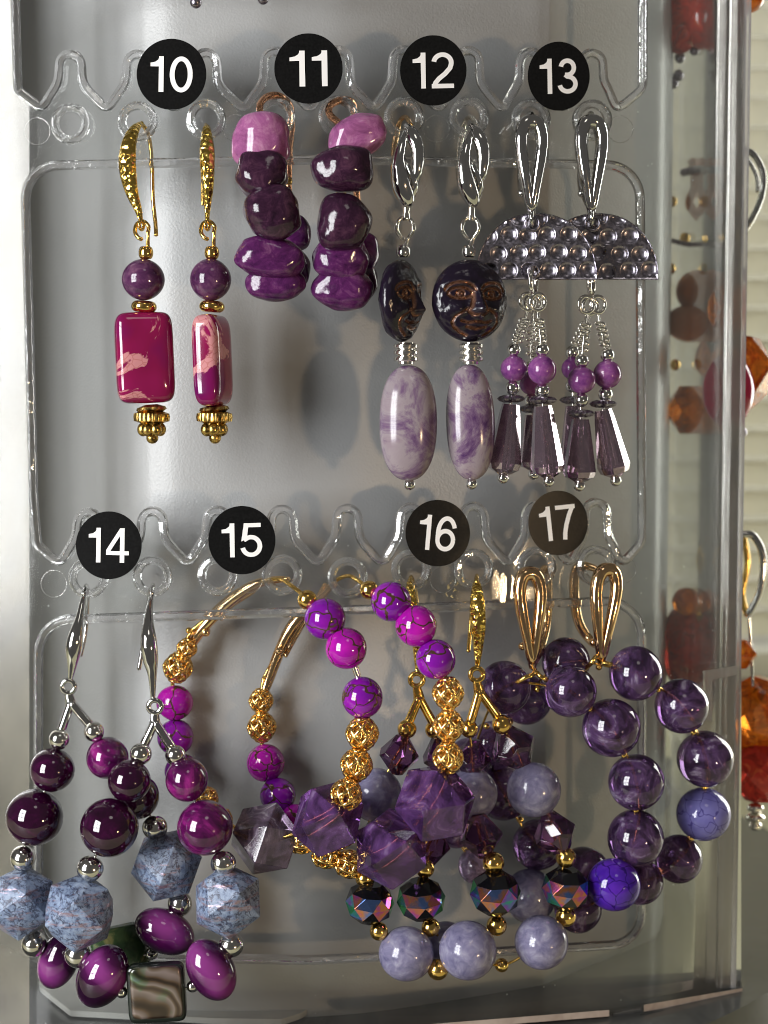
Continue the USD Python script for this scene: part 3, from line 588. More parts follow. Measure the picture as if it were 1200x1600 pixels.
# ---- 10: gold fish hooks, purple bead, magenta slab
def ten(label, dx, front):
    t = earring(label, 215 + (0 if front else 108), 195, 3, pair(10)); d = 6
    if front:
        t.part('hook', bar([(222, 192, 1), (210, 203, 4), (201, 228, 6), (199, 262, 6.5), (206, 300, 6.5), (216, 328, 6), (220, 345, 6)], [3, 8, 12, 13.5, 10, 6, 3.5], n=8, sides=20, squash=.7), 'gold_textured', smooth=True)
        t.part('hook_wire', bar([(212, 200, 4), (221, 194, 0), (232, 212, -3), (237, 250, -4), (239, 310, -4), (243, 350, -3), (244, 368, -2)], 3.3, n=8, sides=10), 'gold', smooth=True)
    else:
        t.part('hook', bar([(323, 197, 1), (323, 204, 4), (323.5, 232, 6), (324, 258, 6.5), (325, 295, 6.5), (324, 325, 6), (324, 346, 6)], [3, 7, 11.5, 11.5, 8.5, 5, 3], n=8, sides=20), 'gold_textured', smooth=True)
        t.part('hook_wire', bar([(323, 200, 4), (321, 196, 0), (319, 215, -4), (317, 260, -5), (317, 320, -4)], 3.2, n=8, sides=10), 'gold', smooth=True)
    ox = 0 if front else 103
    t.part('eye_loop', bar([(231 + ox, 386, 6), (231 + ox, 366, 6.5), (232 + ox, 354, 6), (224 + ox, 346, 6), (214 + ox, 350, 6), (211 + ox, 362, 6.5), (216 + ox, 371, 7), (222 + ox, 374, 7)], 3.3, n=8, sides=10), 'gold', smooth=True)
    t.part('hook_ring', ring(221 + ox, 352, 7, 2.6, 6, yaw=70), 'gold', smooth=True)
    t.part('small_bead', rondelle(228 + ox, 395, 11.5, 10, d), 'gold')
    t.part('round_bead', ball(224 + ox * 1.02, 437, 32.5, d), 'jade', smooth=True)
    t.part('spacer', rondelle(225 + ox * 1.03, 479, 20, 9, d, 3), 'gold')
    if front:
        c = P(226, 559, d); s = S(c)
        t.part('slab_bead', super_box(c, 45 * s, 71 * s, 25 * s, .30, .55, rotm(0, -2, 0) @ rotm(0, 0, 16)), 'jasper', smooth=True)
    else:
        c = P(332, 563, d); s = S(c)
        t.part('slab_bead', super_box(c, 45 * s, 71 * s, 24 * s, .30, .55, rotm(0, -2, 0) @ rotm(0, 0, 78)), 'jasper', smooth=True)
    cx = 237 + (0 if front else 98)
    t.part('cap_plate', turned(cx - 1, 632, cx, 644, d, [(0, 0), (10, 0), (22, .35), (24, .7), (18, 1), (0, 1)]), 'gold_old')
    t.part('cap_collar', turned(cx, 642, cx, 662, d, [(0, 0), (16, 0), (27, .2), (28, .5), (27, .8), (15, 1), (0, 1)], 120, 30, .018), 'gold_old')
    b = []
    for k in range(6):
        a = math.radians(60 * k + (10 if front else 30)); c = P(cx, 671, d); s = S(c)
        b.append(place(ICO2.vertices * 9.5 * s * [1, 1, 1.15], ICO2.faces, c + np.array([math.cos(a), math.sin(a), 0]) * 13 * s))
    cup = t.part('cap_cup', turned(cx, 660, cx + 1, 680, d, [(0, 0), (16, 0), (15, .7), (8, 1), (0, 1)]), 'gold_old')
    for q in b: t.part('cap_grain', q, 'gold_old', smooth=True, parent=cup)
    t.part('end_ball', ball(cx + 1, 684, 9.5, d), 'gold_old', smooth=True)
ten('gold hook earring showing the broad face of its magenta slab bead', 0, True)
ten('gold hook earring with its magenta slab bead turned edge-on', 0, False)

# ---- 11: chip hoops
def eleven(label, chips, loop, hx, hy):
    t = earring(label, hx, hy, 0, pair(11))
    t.part('hoop_wire', bar(loop, 5.6, n=10, sides=12), 'copper', smooth=True)
    for k, (x, y, rx, ry, d, mt, tilt, seed, lab) in enumerate(chips):
        t.part('chip', chip(x, y, rx, ry, d, seed, tilt), mt, smooth=True, label=lab)
    return t
t = eleven('cluster earring of tumbled chips with a round lilac stone on top', [
    (410, 219, 48, 46, 8, 'lilac', 0, 3, 'rounded lilac chip'), (409, 273, 43, 44, 10, 'plum', 30, 5, None), (428, 334, 47, 46, 12, 'plum', 0, 9, 'darkest round chip'),
    (421, 401, 56, 34, 11, 'violet', 8, 12, 'bright violet triangular chip'), (430, 441, 46, 32, 9, 'violet', 0, 14, None), (462, 365, 26, 30, -2, 'violet', 0, 21, None), (455, 420, 30, 34, 2, 'violet', 0, 25, None)],
    [(410, 190, 8), (406, 165, 5), (418, 151, 2), (437, 150, 0), (452, 164, -3), (456, 190, -4), (452, 240, -5), (450, 330, -5)], 433, 163)
t.part('clasp_bead', rondelle(450, 283, 7, 6, 2), 'gold_old')
t = eleven('cluster earring of tumbled chips with a tilted pale pink-lilac stone on top', [
    (557, 214, 48, 34, 8, 'lilac', -25, 31, 'pale pink-lilac oval chip'), (536, 263, 50, 38, 12, 'plum', 0, 33, 'dark cushion chip'), (535, 349, 46, 49, 13, 'plum', 0, 36, None),
    (534, 405, 47, 40, 10, 'violet', 0, 38, None), (537, 450, 50, 38, 9, 'violet', 5, 41, None), (570, 398, 24, 36, 0, 'violet', 0, 43, None), (566, 440, 24, 32, 0, 'plum', 0, 45, None)],
    [(540, 200, 8), (516, 180, 4), (516, 165, 2), (533, 156, 0), (550, 160, -3), (554, 185, -4), (556, 260, -5), (560, 360, -5)], 529, 165)
t.part('joint_bead', rondelle(533, 298, 9, 6, 9), 'gold')

# ---- 12: silver clasps, moon faces, marbled ovals
EYE = 0.43
def near_curve(x, z, pts):
    p = np.array(pts); best = np.full(x.shape, 9.0)
    for a, b in zip(p[:-1], p[1:]):
        ab = b - a; t_ = np.clip(((x - a[0]) * ab[0] + (z - a[1]) * ab[1]) / (ab @ ab), 0, 1)
        best = np.minimum(best, np.hypot(x - a[0] - t_ * ab[0], z - a[1] - t_ * ab[1]))
    return best
def face_mesh():
    ico = trimesh.creation.icosphere(6); v = ico.vertices.copy(); x, y, z = v.T
    lines = []
    for s_ in (-1, 1):
        e = s_ * EYE
        lines += [[(e + .29 * math.cos(a) * s_, .14 + .15 * math.sin(a)) for a in np.linspace(-.1, math.pi + .1, 14)], [(e + .27 * math.cos(a) * s_, .13 + .10 * math.sin(a)) for a in np.linspace(math.pi, 2 * math.pi, 14)],
                  [(e + .36 * math.cos(a) * s_, .20 + .22 * math.sin(a)) for a in np.linspace(.1, math.pi - .2, 14)],
                  [(e * .98 + .085 * math.cos(a), .14 + .085 * math.sin(a)) for a in np.linspace(0, 2 * math.pi, 16)], [(e * .98 - .02, .14), (e * .98 + .02, .14)],
                  [(s_ * .13, .18), (s_ * .15, 0), (s_ * .20, -.16), (s_ * .26, -.28), (s_ * .14, -.37), (s_ * .05, -.36)],
                  [(s_ * .28, -.22), (s_ * .42, -.30), (s_ * .56, -.40), (s_ * .61, -.54), (s_ * .54, -.66), (s_ * .40, -.76), (s_ * .22, -.85)]]
    lines += [[(-.40, -.50), (-.22, -.55), (-.08, -.52), (0, -.535), (.08, -.52), (.22, -.55), (.40, -.50)], [(-.26, -.64), (0, -.70), (.26, -.64)]]
    dd = np.min([near_curve(x, z, q) for q in lines], 0)
    front = np.clip(-y * 3, 0, 1)
    groove = np.exp(-(dd / .026) ** 2)
    h = .22 * np.exp(-((x / .14) ** 2)) * np.clip(1 - np.abs((z + .06) / .48), 0, 1) + .20 * np.exp(-((x / .20) ** 2 + ((z + .25) / .14) ** 2))
    for s_ in (-1, 1):
        h += -.14 * np.exp(-(((x - s_ * EYE) / .27) ** 2 + ((z - .13) / .16) ** 2)) + .10 * np.exp(-(((x - s_ * EYE) / .13) ** 2 + ((z - .14) / .10) ** 2))
        h += .11 * np.exp(-(((x - s_ * .52) / .2) ** 2 + ((z + .22) / .17) ** 2)) + .09 * np.exp(-(((x - s_ * EYE) / .3) ** 2 + ((z - .42) / .12) ** 2))
    h += .11 * np.exp(-((x / .28) ** 2 + ((z + .59) / .08) ** 2)) + .12 * np.exp(-((x / .2) ** 2 + ((z + .86) / .1) ** 2)) + .05 * np.exp(-((x / .3) ** 2 + ((z - .62) / .2) ** 2))
    back_ = np.clip(y * 3, 0, 1) * (.10 * np.cos(z * 9) * np.exp(-(x / .6) ** 2) + .05 * meshkit.noise(v * 5, 4))
    y2 = y * .46 - front * (h * 1.0 - groove * .06) + back_ * .7 + .02 * (meshkit.noise(v * 9, 3) - .5)
    wash = np.clip(front * (groove * 1.05 + .32 * np.exp(-(dd / .07) ** 2) - .18), 0, 1)
    return np.stack([x, y2, z], 1), ico.faces, wash
FV, FF, FW = face_mesh()
def twelve(label, cx, yaw, stone_args, flip):
    t = earring(label, cx + 4, 186, 3, pair(12)); o = cx - 735
    t.part('clasp_petal', bar([(736 + o, 196, 5), (747 + o, 212, 7), (755 + o, 238, 8), (753 + o, 270, 8), (748 + o, 288, 7)], [5, 11, 10.5, 7.5, 4], n=8, sides=16, squash=.8), 'chrome', smooth=True)
    t.part('clasp_petal', bar([(741 + o, 196, 5), (731 + o, 222, 7), (725 + o, 252, 8), (729 + o, 285, 8), (738 + o, 312, 7), (738 + o, 322, 6)], [4, 7, 9.5, 14, 12, 5], n=8, sides=16, squash=.8), 'chrome', smooth=True)
    t.part('clasp_petal', bar([(727 + o, 236, 6), (738 + o, 258, 8), (749 + o, 284, 8), (748 + o, 300, 7), (741 + o, 318, 6)], [2, 4, 5, 6, 3], n=8, sides=14), 'chrome', smooth=True)
    t.part('lever', bar([(744 + o, 196, 4), (736 + o, 183, 0), (726 + o, 192, -3), (719 + o, 225, -4), (718 + o, 265, -4), (722 + o, 300, -2), (733 + o, 316, 3)], [4, 4, 4, 5, 6, 5, 4], n=8, sides=12), 'rose_gold' if flip else 'silver', smooth=True)
    t.part('clasp_tail', turned(737 + o, 318, 736 + o, 345, 6, [(0, 0), (6, 0), (5, .5), (7, .8), (5, 1), (0, 1)], 16), 'silver')
    t.part('eye_loop', bar([(733 + o, 388, 6), (740 + o, 372, 6), (748 + o, 358, 6.5), (744 + o, 344, 6), (733 + o, 340, 6), (724 + o, 346, 6), (722 + o, 359, 6), (728 + o, 370, 5.5), (733 + o, 374, 5.5)], 3.2, n=8, sides=10), 'silver', smooth=True)
    t.part('small_bead', rondelle(732 + o, 393, 11, 10, 7), 'steel')
    c = P(cx - (1 if flip == 0 else 6), 470, 8); s = S(c) * 64
    m = place(FV * s * ([1, 1, 1] if yaw < 45 else [1, .82, 1]), FF, c, rotm(0, 0, yaw))
    t.part('face_bead', m, 'face', smooth=True, wash=FW, label='dark round glass bead moulded as a moon face, bronze in its hollows')
    y0 = 537
    for k in range(3):
        t.part('disc_spacer', turned(cx + 1, y0 + 10 * k, cx + 1, y0 + 10 * k + 8, 8, [(0, 0), (17, 0), (19, .25), (19, .75), (17, 1), (0, 1)], 18), 'silver')
    t.part('spacer_core', turned(cx + 1, y0 - 2, cx + 1, y0 + 32, 8, [(0, 0), (12, 0), (12, 1), (0, 1)], 16), 'silver')
    x, y, rx, ry, tl = stone_args
    c = P(x, y, 8); s = S(c)
    t.part('oval_stone', super_box(c, ry * s * .98, rx * s, rx * s * .85, .9, .82, rotm(0, 90 + tl, 0)) if False else super_box(c, rx * s, ry * s, rx * s * .8, .86, .92, rotm(0, tl, 0)), 'marble', smooth=True)
    t.part('end_ball', ball(x + 2, y + ry + 6, 9, 8), 'steel', smooth=True)
twelve('silver clasp earring with its moon-face bead turned sideways above a marbled oval', 633, 66, (638, 661, 45, 90, 0), 1)
twelve('silver clasp earring with its moon-face bead looking forward above a marbled oval', 735, 24, (735, 660, 38, 90, -2), 0)

# ---- 13: leverbacks, hammered half discs, crystal drops
def half_disc(cx, yb, w, h, d, sgn=1):
    """hammered plate with dimples, front face as a grid"""
    nx, nz = 150, 80; u = np.linspace(-1, 1, nx); top_ = np.sqrt(np.maximum(1 - np.abs(u) ** 2.15, 0)) ** 0.92
    V, F = [], []; y0 = P(cx, yb - 45, d)[1]
    dim = [(-w + 20 + 31 * i + (15.5 if j % 2 else 0), 15 + 27 * j) for j in range(5) for i in range(9)]
    dim = np.array(dim) + np.random.default_rng(int(cx)).uniform(-2.2, 2.2, (len(dim), 2))
    for side in (0, 1):
        for i in range(nx):
            for j in range(nz):
                x = u[i] * w; z = top_[i] * h * j / (nz - 1)
                q = 0.0
                if side == 0:
                    rr = np.hypot(dim[:, 0] - x, dim[:, 1] - z).min() / 13.0
                    q = -0.50 * max(0.0, 1 - rr ** 3)
                    edge = min(top_[i] * h - z, z, w - abs(x)); q += 0.18 * math.exp(-(edge / 2.5) ** 2) - (0.15 if edge < .5 else 0)
                V.append(PY(cx + x, yb - z, y0 - x * KP * D * 0.05 - (q if side == 0 else -1.5) / 1000))
    o = nx * nz
    for i in range(nx - 1):
        for j in range(nz - 1):
            a, b, c2, e = i * nz + j, (i + 1) * nz + j, (i + 1) * nz + j + 1, i * nz + j + 1
            F += [[a, b, c2], [a, c2, e], [o + a, o + c2, o + b], [o + a, o + e, o + c2]]
    for i in range(nx - 1):
        for j, flip in ((0, 0), (nz - 1, 1)):
            a, b = i * nz + j, (i + 1) * nz + j
            q = [[a, o + a, o + b], [a, o + b, b]]
            F += q if not flip else [t_[::-1] for t_ in q]
    m = trimesh.Trimesh(np.array(V), np.array(F), process=False)
    m.update_faces(m.nondegenerate_faces()); m.fix_normals(); return m
def leverback(t, cx, ytop, ybot, w, d, m, tilt=0, open_=0.5):
    """teardrop front loop with its back lever"""
    h = ybot - ytop; sx = math.tan(math.radians(tilt))
    prof = [(0, 0.04), (.36, .06), (.58, .14), (.66, .26), (.58, .42), (.42, .60), (.25, .78), (.12, .92), (0, .97), (-.12, .92), (-.25, .78), (-.42, .60), (-.58, .42), (-.66, .26), (-.58, .14), (-.36, .06)]
    pix = [(cx + a * w / 2 + sx * b * h, ytop + b * h, d - 3 * abs(b - .5) ** 2 + 1) for a, b in prof]
    rr = [w * q_ for q_ in (.23, .23, .22, .205, .20, .18, .16, .15, .14, .15, .16, .18, .20, .205, .22, .23)]
    t.part('front_loop', bar(pix, rr, n=6, sides=16, closed=True, squash=1.1), m, smooth=True)
    bx_ = cx + sx * h
    if m != 'rose_gold': t.part('back_lever', bar([(cx, ytop + 4, d - 2), (cx - 2, ytop - 4, d - 6), (cx - w * .25, ytop + .2 * h, -3.5), (cx - w * .30 + sx * .5 * h, ytop + .5 * h, -4), (cx - w * .28 + sx * .75 * h, ytop + .74 * h, -3), (bx_ - w * .1, ytop + .93 * h, d - 4)], [w * .12, w * .12, w * .12, w * .13, w * .15, w * .12], n=8, sides=12), m, smooth=True)
    t.part('hinge', ball(cx - w * .30 + sx * .8 * h, ytop + .82 * h, w * .13, d - 3), m, smooth=True)
    t.part('tail', bar([(bx_, ytop + .90 * h, d), (bx_, ytop + 1.0 * h, d), (bx_, ytop + 1.06 * h, d)], [w * .17, w * .14, w * .10], sides=12), m, smooth=True)
def drop(t, x0, y0, x1, y1, wide, bx, by, br, d, knot):
    """wire-wrapped dangle: loop, coil, silver ball, purple bead, ball, daisy, crystal, tip"""
    kx, ky = knot; sx, sy = bx, by - br - 8
    st = t.part('wire', bar([(kx, ky + 14, d - 1), ((kx + sx) / 2, (ky + sy) / 2 + 8, d), (sx, sy, d), (bx, by, d), (x0, y0, d), (x1, y1 + 4, d)], 2.2, sides=8), 'silver', smooth=True)
    t.part('loop', ring(kx, ky, 13, 3.2, d - 1, yaw=25), 'silver', smooth=True)
    n = 5
    for k in range(n):
        f = .25 + .5 * k / (n - 1); t.part('coil', ring(kx + (sx - kx) * f, ky + 14 + (sy - ky - 14) * f, 7.5, 2.1, d, ry=2.6, tilt=10), 'silver', smooth=True)
    t.part('ball', ball(sx, sy, 11, d), 'steel', smooth=True)
    t.part('round_bead', ball(bx, by, br, d), 'jade_bright', smooth=True)
    t.part('ball', ball(bx + (x0 - bx) * .45, by + br + 9, 11.5, d), 'steel', smooth=True)
    t.part('daisy_spacer', turned(x0, y0 - 15, x0, y0 - 3, d, [(0, 0), (10, 0), (17, .2), (20, .5), (17, .8), (10, 1), (0, 1)], 96, 9, .12), 'pewter')
    a, b = P(x0, y0, d), P(x1, y1, d); s = S(a); h = np.linalg.norm(b - a); ax = (b - a) / h
    u = np.cross(ax, [0, 1, 0]); u /= np.linalg.norm(u); w = np.cross(ax, u)
    pts = []
    for r, z in ((.50, 0), (.60, .12), (1.0, .84), (.86, .93), (.35, 1.0)):
        for k in range(8):
            q = 2 * math.pi * k / 8 + .2; pts.append(a + ax * h * z + (u * math.cos(q) + w * math.sin(q)) * wide / 2 * r * s)
    t.part('crystal', trimesh.convex.convex_hull(np.array(pts)), 'crystal_lustre', smooth=False)
    t.part('tip_ball', ball(x1, y1 + 6, 9, d), 'steel', smooth=True)
def thirteen(label, cx, d, drops, knot):
    t = earring(label, cx, 190, 2, pair(13))
    leverback(t, cx, 184, 328, 50, d + 1, 'chrome')
    t.part('half_disc', half_disc(cx + 8 if cx < 900 else cx + 10, 437, 95, 104, d), 'pewter', smooth=40)
    t.part('grommet', ring(cx + 2, 349, 11, 3, d + .6), 'pewter', smooth=True)
    t.part('tail_ring', ring(cx + 2, 340, 12, 3.4, d + .5, yaw=75), 'chrome', smooth=True)
    t.part('grommet', ring(knot[0] + 1, 424, 9, 2.4, d + .4), 'pewter', smooth=True)
    t.part('jump_ring', ring(knot[0], 440, 19, 4, d + .4, yaw=72), 'silver', smooth=True)
    for q in drops: drop(t, *q)
thirteen('hammered half-disc earring whose whole plate shows in front', 830, 7.5, [
    (798, 632, 786, 741, 54, 803, 576, 21, 7.0, (824, 472)), (848, 634, 857, 746, 54, 847, 578, 23, 11.0, (840, 472)), (832, 648, 834, 735, 46, 829, 600, 17, 2.5, (832, 474))], (833, 455))
thirteen('hammered half-disc earring whose plate is partly hidden by the one beside it', 924, 4.5, [
    (907, 655, 905, 753, 52, 909, 594, 22, 9.0, (916, 476)), (942, 640, 962, 745, 52, 949, 585, 22, 8.0, (934, 476)), (895, 634, 897, 735, 44, 894, 576, 17, 2.0, (922, 478))], (924, 458))

# ---- 14: silver hooks, Y connector, two bead strands that join at an abalone square
def y_piece(t, ring_at, joint, ends, d, m, rr=10):
    x, y = ring_at
    t.part('connector_ring', ring(x, y, rr, 4.2, d), m, smooth=True)
    t.part('connector_stem', bar([(x, y + rr, d), (joint[0], joint[1], d)], [6.5, 9], sides=12, squash=.5), m, smooth=True)
    for e in ends: t.part('connector_arm', bar([(joint[0], joint[1] - 2, d), (*e, d)], [7, 7.5], sides=14), m, smooth=True)
def silver_hook(t, pts, wire, m='chrome'):
    t.part('hook', bar([p[:3] for p in pts], [p[3] for p in pts], n=8, sides=18), m, smooth=True)
    t.part('hook_wire', bar(wire, 3.4, n=8, sides=10), m, smooth=True)
def cut_bead(px, py, r, d, tilt, yaw):
    c = P(px, py, d); s = S(c) * r
    pts = np.vstack([CUBO * 1.06, ICO2.vertices * .89]) * s
    return hull_of(pts @ (rotm(0, tilt, 0) @ rotm(14, 0, yaw)).T, c, .05 * s)

t = earring('silver hook earring of plum and blue-grey beads with a dark green shell square', 133, 918, 2, pair(14))
silver_hook(t, [(134, 920, 2, 2.5), (130, 935, 5, 4), (124, 965, 7, 6), (118, 995, 8, 12), (115, 1016, 8, 13), (113, 1038, 8, 8), (110, 1062, 8, 3.5)], [(131, 928, 5), (135, 915, 1), (137, 930, -3), (134, 985, -4), (126, 1025, -3)])
y_piece(t, (107, 1073), (111, 1100), [(96, 1142), (141, 1133)], 8, 'chrome')
string(t, [(93, 1150, 9), (82, 1203, 9), (54, 1277, 9), (36, 1341, 9), (35, 1410, 9), (53, 1475, 9), (90, 1505, 8), (150, 1500, 6), (185, 1490, 5), (237, 1490, 5), (258, 1455, 5), (281, 1412, 5), (260, 1352, 5), (242, 1293, 5), (218, 1245, 5), (168, 1184, 7), (147, 1143, 8)], 2.2, 'chrome')
for x, y, r, d in ((93, 1155, 16.5, 9), (147, 1143, 16, 8), (36, 1341, 20, 9), (53, 1475, 20, 9), (242, 1293, 19.5, 5), (281, 1412, 19.5, 5)): t.part('silver_ball', ball(x, y, r, d), 'steel', smooth=True)
t.part('silver_ball', ball(237, 1490, 10, 5), 'steel', smooth=True)
for x, y, r, d, mm in ((82, 1203, 34, 9, 'tiger_dark'), (54, 1277, 44, 9, 'tiger_dark'), (168, 1184, 33.5, 7, 'tiger_bright'), (214, 1245, 36, 5, 'tiger_dark')): t.part('round_bead', ball(x, y, r, d), mm, smooth=True)
t.part('cut_bead', cut_bead(34, 1410, 53, 9, 8, 15), 'speckle', smooth=24); t.part('cut_bead', cut_bead(260, 1352, 52, 5, -24, 40), 'speckle', smooth=24)
t.part('oval_bead', egg(92, 1500, 31, 47, 7, 22), 'cat_eye', smooth=True); t.part('oval_bead', egg(257, 1455, 49, 34, 7, 25), 'cat_eye', smooth=True)
c = P(188, 1488, 4); s = S(c); t.part('shell_square', super_box(c, 42 * s, 42 * s, 14 * s, .25, .4, rotm(0, -12, 0)), 'green_shell', smooth=True, label='dark green shell square')

t = earring('silver hook earring of plum and blue-grey beads with a brown abalone square', 238, 916, 2, pair(14))
silver_hook(t, [(240, 918, 2, 2.5), (236, 935, 5, 4), (232, 965, 8, 7), (232, 1000, 10, 12.5), (235, 1030, 10, 12), (238, 1055, 10, 7), (239, 1092, 10, 3.5)], [(237, 928, 5), (239, 914, 1), (234, 930, -3), (226, 990, -3), (217, 1046, -2)])
y_piece(t, (242, 1104), (242, 1130), [(224, 1166), (268, 1168)], 11, 'chrome')
string(t, [(220, 1178, 13), (202, 1220, 14), (171, 1292, 15), (141, 1357, 15), (124, 1425, 15), (121, 1492, 15), (160, 1525, 15), (190, 1550, 15), (245, 1550, 15), (301, 1541, 15), (330, 1515, 15), (361, 1477, 14), (357, 1408, 13), (349, 1349, 13), (320, 1293, 12), (292, 1218, 11), (274, 1180, 11)], 2.2, 'chrome')
for x, y, r, d in ((220, 1178, 17, 13), (274, 1180, 16, 11), (141, 1357, 20.5, 15), (121, 1492, 20.5, 15), (349, 1349, 19.5, 13), (361, 1477, 19.5, 14), (190, 1550, 9.5, 15), (301, 1541, 9.5, 15)): t.part('silver_ball', ball(x, y, r, d), 'steel', smooth=True)
for x, y, r, d, mm in ((202, 1220, 33, 14, 'tiger_dark'), (171, 1293, 45, 15, 'tiger_dark'), (292, 1218, 34, 11, 'tiger_bright'), (320, 1293, 44, 12, 'tiger_bright')): t.part('round_bead', ball(x, y, r, d), mm, smooth=True)
t.part('cut_bead', cut_bead(124, 1425, 56, 15, 4, 0), 'speckle', smooth=24); t.part('cut_bead', cut_bead(356, 1408, 53, 13, 8, 22), 'speckle', smooth=24)
t.part('oval_bead', egg(160, 1525, 38, 52, 15, 28), 'cat_eye', smooth=True); t.part('oval_bead', egg(330, 1515, 36, 51, 15, -28), 'cat_eye', smooth=True)
c = P(245, 1550, 15); s = S(c); sq = t.part('shell_square', super_box(c, 45 * s, 46 * s, 14 * s, .22, .35, rotm(0, -3, 0)), 'black_rim', smooth=True, label='black rimmed square of banded brown abalone shell')
t.part('inlay', super_box(P(245, 1549, 15.9), 40 * s, 41 * s, 11 * s, .22, .30, rotm(0, -3, 0)), 'abalone', smooth=True, parent=sq)

# ---- 15: gold hoops
def hoop(label, wire, clasp, parts, at):
    t = earring(label, *at, pair(15))
    string(t, wire, 3.4, 'gold', 'hoop_wire')
    for pix, r in clasp: t.part('clasp', bar(pix, r, n=6, sides=10, squash=.8), 'rose_gold', smooth=True)
    for kind, x, y, r, d, *e in parts:
        if kind == 'V': t.part('violet_bead', ball(x, y, r, d), 'mosaic_violet', smooth=True)
        if kind == 'M': t.part('magenta_bead', ball(x, y, r, d), 'mosaic_magenta', smooth=True)
        if kind == 'G': t.part('gold_ball', ball(x, y, r, d), 'gold', smooth=True)
        if kind == 'F': t.part('filigree_bead', filigree(x, y, r, d, e[0] if e else 0), 'filigree', smooth=True)
        if kind == 'N': t.part('nugget', nugget(x, y, r, d, e[0], e[1], e[2]), e[3], smooth=15)
        if kind == 'T': t.part('tube_bead', bar([(x - 5, y - 14, d), (x + 5, y + 14, d)], 5, sides=12), 'silver', smooth=True)
    return t
hoop('gold hoop earring at left with three round violet and magenta beads beside number 15', [(300, 985, -7), (272, 1045, -8), (272, 1150, -8), (292, 1215, -6), (330, 1265, -3), (412, 1312, 6), (512, 1278, 14), (545, 1235, 14), (560, 1190, 13), (568, 1120, 12), (565, 1075, 11), (548, 1020, 10), (510, 965, 8), (480, 935, 7), (455, 915, 4), (435, 905, 0), (400, 912, -4), (350, 945, -6), (300, 985, -7)],
     [([(452, 905, -2), (430, 906, -3), (395, 915, -4), (352, 945, -6), (318, 980, -7), (298, 1010, -8)], [4, 6, 8, 10, 9, 7]), ([(322, 985, -7), (322, 990, -6)], [7, 6]), ([(345, 968, -6), (360, 945, -6), (392, 924, -5), (410, 910, -4)], [3, 6, 6, 3])],
     [('G', 480, 937, 15.5, 8), ('V', 508, 967, 32, 10), ('M', 541, 1013, 32.5, 12), ('T', 556, 1048, 5, 12), ('V', 566, 1090, 33, 13), ('F', 566, 1146, 25.5, 14), ('F', 557, 1195, 25, 15, 10), ('F', 541, 1242, 25, 17, 20),
      ('N', 512, 1280, 56, 14, 20, 10, 15, 'amethyst_nugget'), ('N', 414, 1310, 54, 5, -30, 25, 20, 'amethyst_grey'), ('F', 292, 1013, 16, -7, 20), ('F', 278, 1043, 23, -8, 12), ('M', 273, 1098, 28, -8), ('V', 274, 1152, 28.5, -8), ('V', 284, 1205, 27, -7), ('F', 322, 1248, 19, -4, -40), ('F', 345, 1280, 18, -2, -50), ('G', 295, 985, 5, -7)], (436, 900, 0))
hoop('gold hoop earring at right whose pierced gold beads cross in front of the Y drops', [(412, 1060, -8), (405, 1120, -8), (415, 1190, -7), (440, 1255, -5), (480, 1312, 2), (540, 1345, 9), (610, 1327, 15), (678, 1255, 18), (702, 1185, 17), (702, 1090, 16), (682, 1030, 15), (650, 978, 13), (610, 940, 11), (577, 920, 8), (556, 905, 4), (540, 900, 0), (515, 915, -4), (480, 955, -6), (440, 1010, -7), (412, 1060, -8)],
     [([(520, 912, -3), (495, 940, -5), (460, 975, -6), (438, 1015, -7), (420, 1062, -8), (414, 1078, -8)], [5, 7, 10, 9, 8, 7]), ([(436, 1016, -5.5), (437, 1020, -5)], [7, 6]), ([(508, 912, -4), (496, 935, -5), (478, 965, -6), (458, 1000, -7), (446, 1026, -7)], [3, 4, 5, 5, 3])],
     [('G', 577, 922, 15, 9), ('V', 611, 940, 32, 12), ('M', 650, 978, 33, 14), ('V', 681, 1030, 32, 16), ('F', 700, 1083, 24.5, 18), ('F', 701, 1134, 24, 18), ('F', 700, 1184, 24, 19), ('N', 680, 1254, 60, 18, 40, 30, 12, 'amethyst_nugget'), ('F', 648, 1300, 24, 14, 40), ('N', 611, 1326, 58, 17, 8, 20, 18, 'amethyst_nugget'),
      ('F', 546, 1350, 22, 8, 70), ('F', 510, 1335, 22, 7, 60), ('F', 472, 1312, 22, 6, 50), ('F', 408, 1095, 19, -8), ('F', 409, 1136, 22.5, -8), ('M', 415, 1192, 30, -7), ('V', 434, 1243, 28, -5), ('M', 462, 1280, 24, -2)], (541, 898, 0))

# ---- 16: gold hooks, Y connector, strands
def sixteen(label, at, hook, wire, ringat, joint, ends, d, spec, path):
    t = earring(label, *at, pair(16))
    t.part('hook', bar([p[:3] for p in hook], [p[3] for p in hook], n=8, sides=18), 'gold_textured', smooth=True)
    t.part('hook_wire', bar(wire, 3.3, n=8, sides=10), 'gold', smooth=True)
    y_piece(t, ringat, joint, ends, d, 'gold')
    string(t, path, 2.2, 'gold')
    for kind, x, y, r, dd, *e in spec:
        if kind == 'G': t.part('gold_ball', ball(x, y, r, dd), 'gold', smooth=True)
        if kind == 'L': t.part('lavender_bead', ball(x, y, r, dd), 'lavender', smooth=True)
        if kind == 'B': t.part('bicone_bead', facet(x, y, r, dd, BICONE, e[0], 12, 0, .02), 'crystal_dark', smooth=False)
        if kind == 'K': t.part('black_bead', facet(x, y, r, dd, FIRE, e[0], 8, 6, .02), 'rainbow_black', smooth=False)
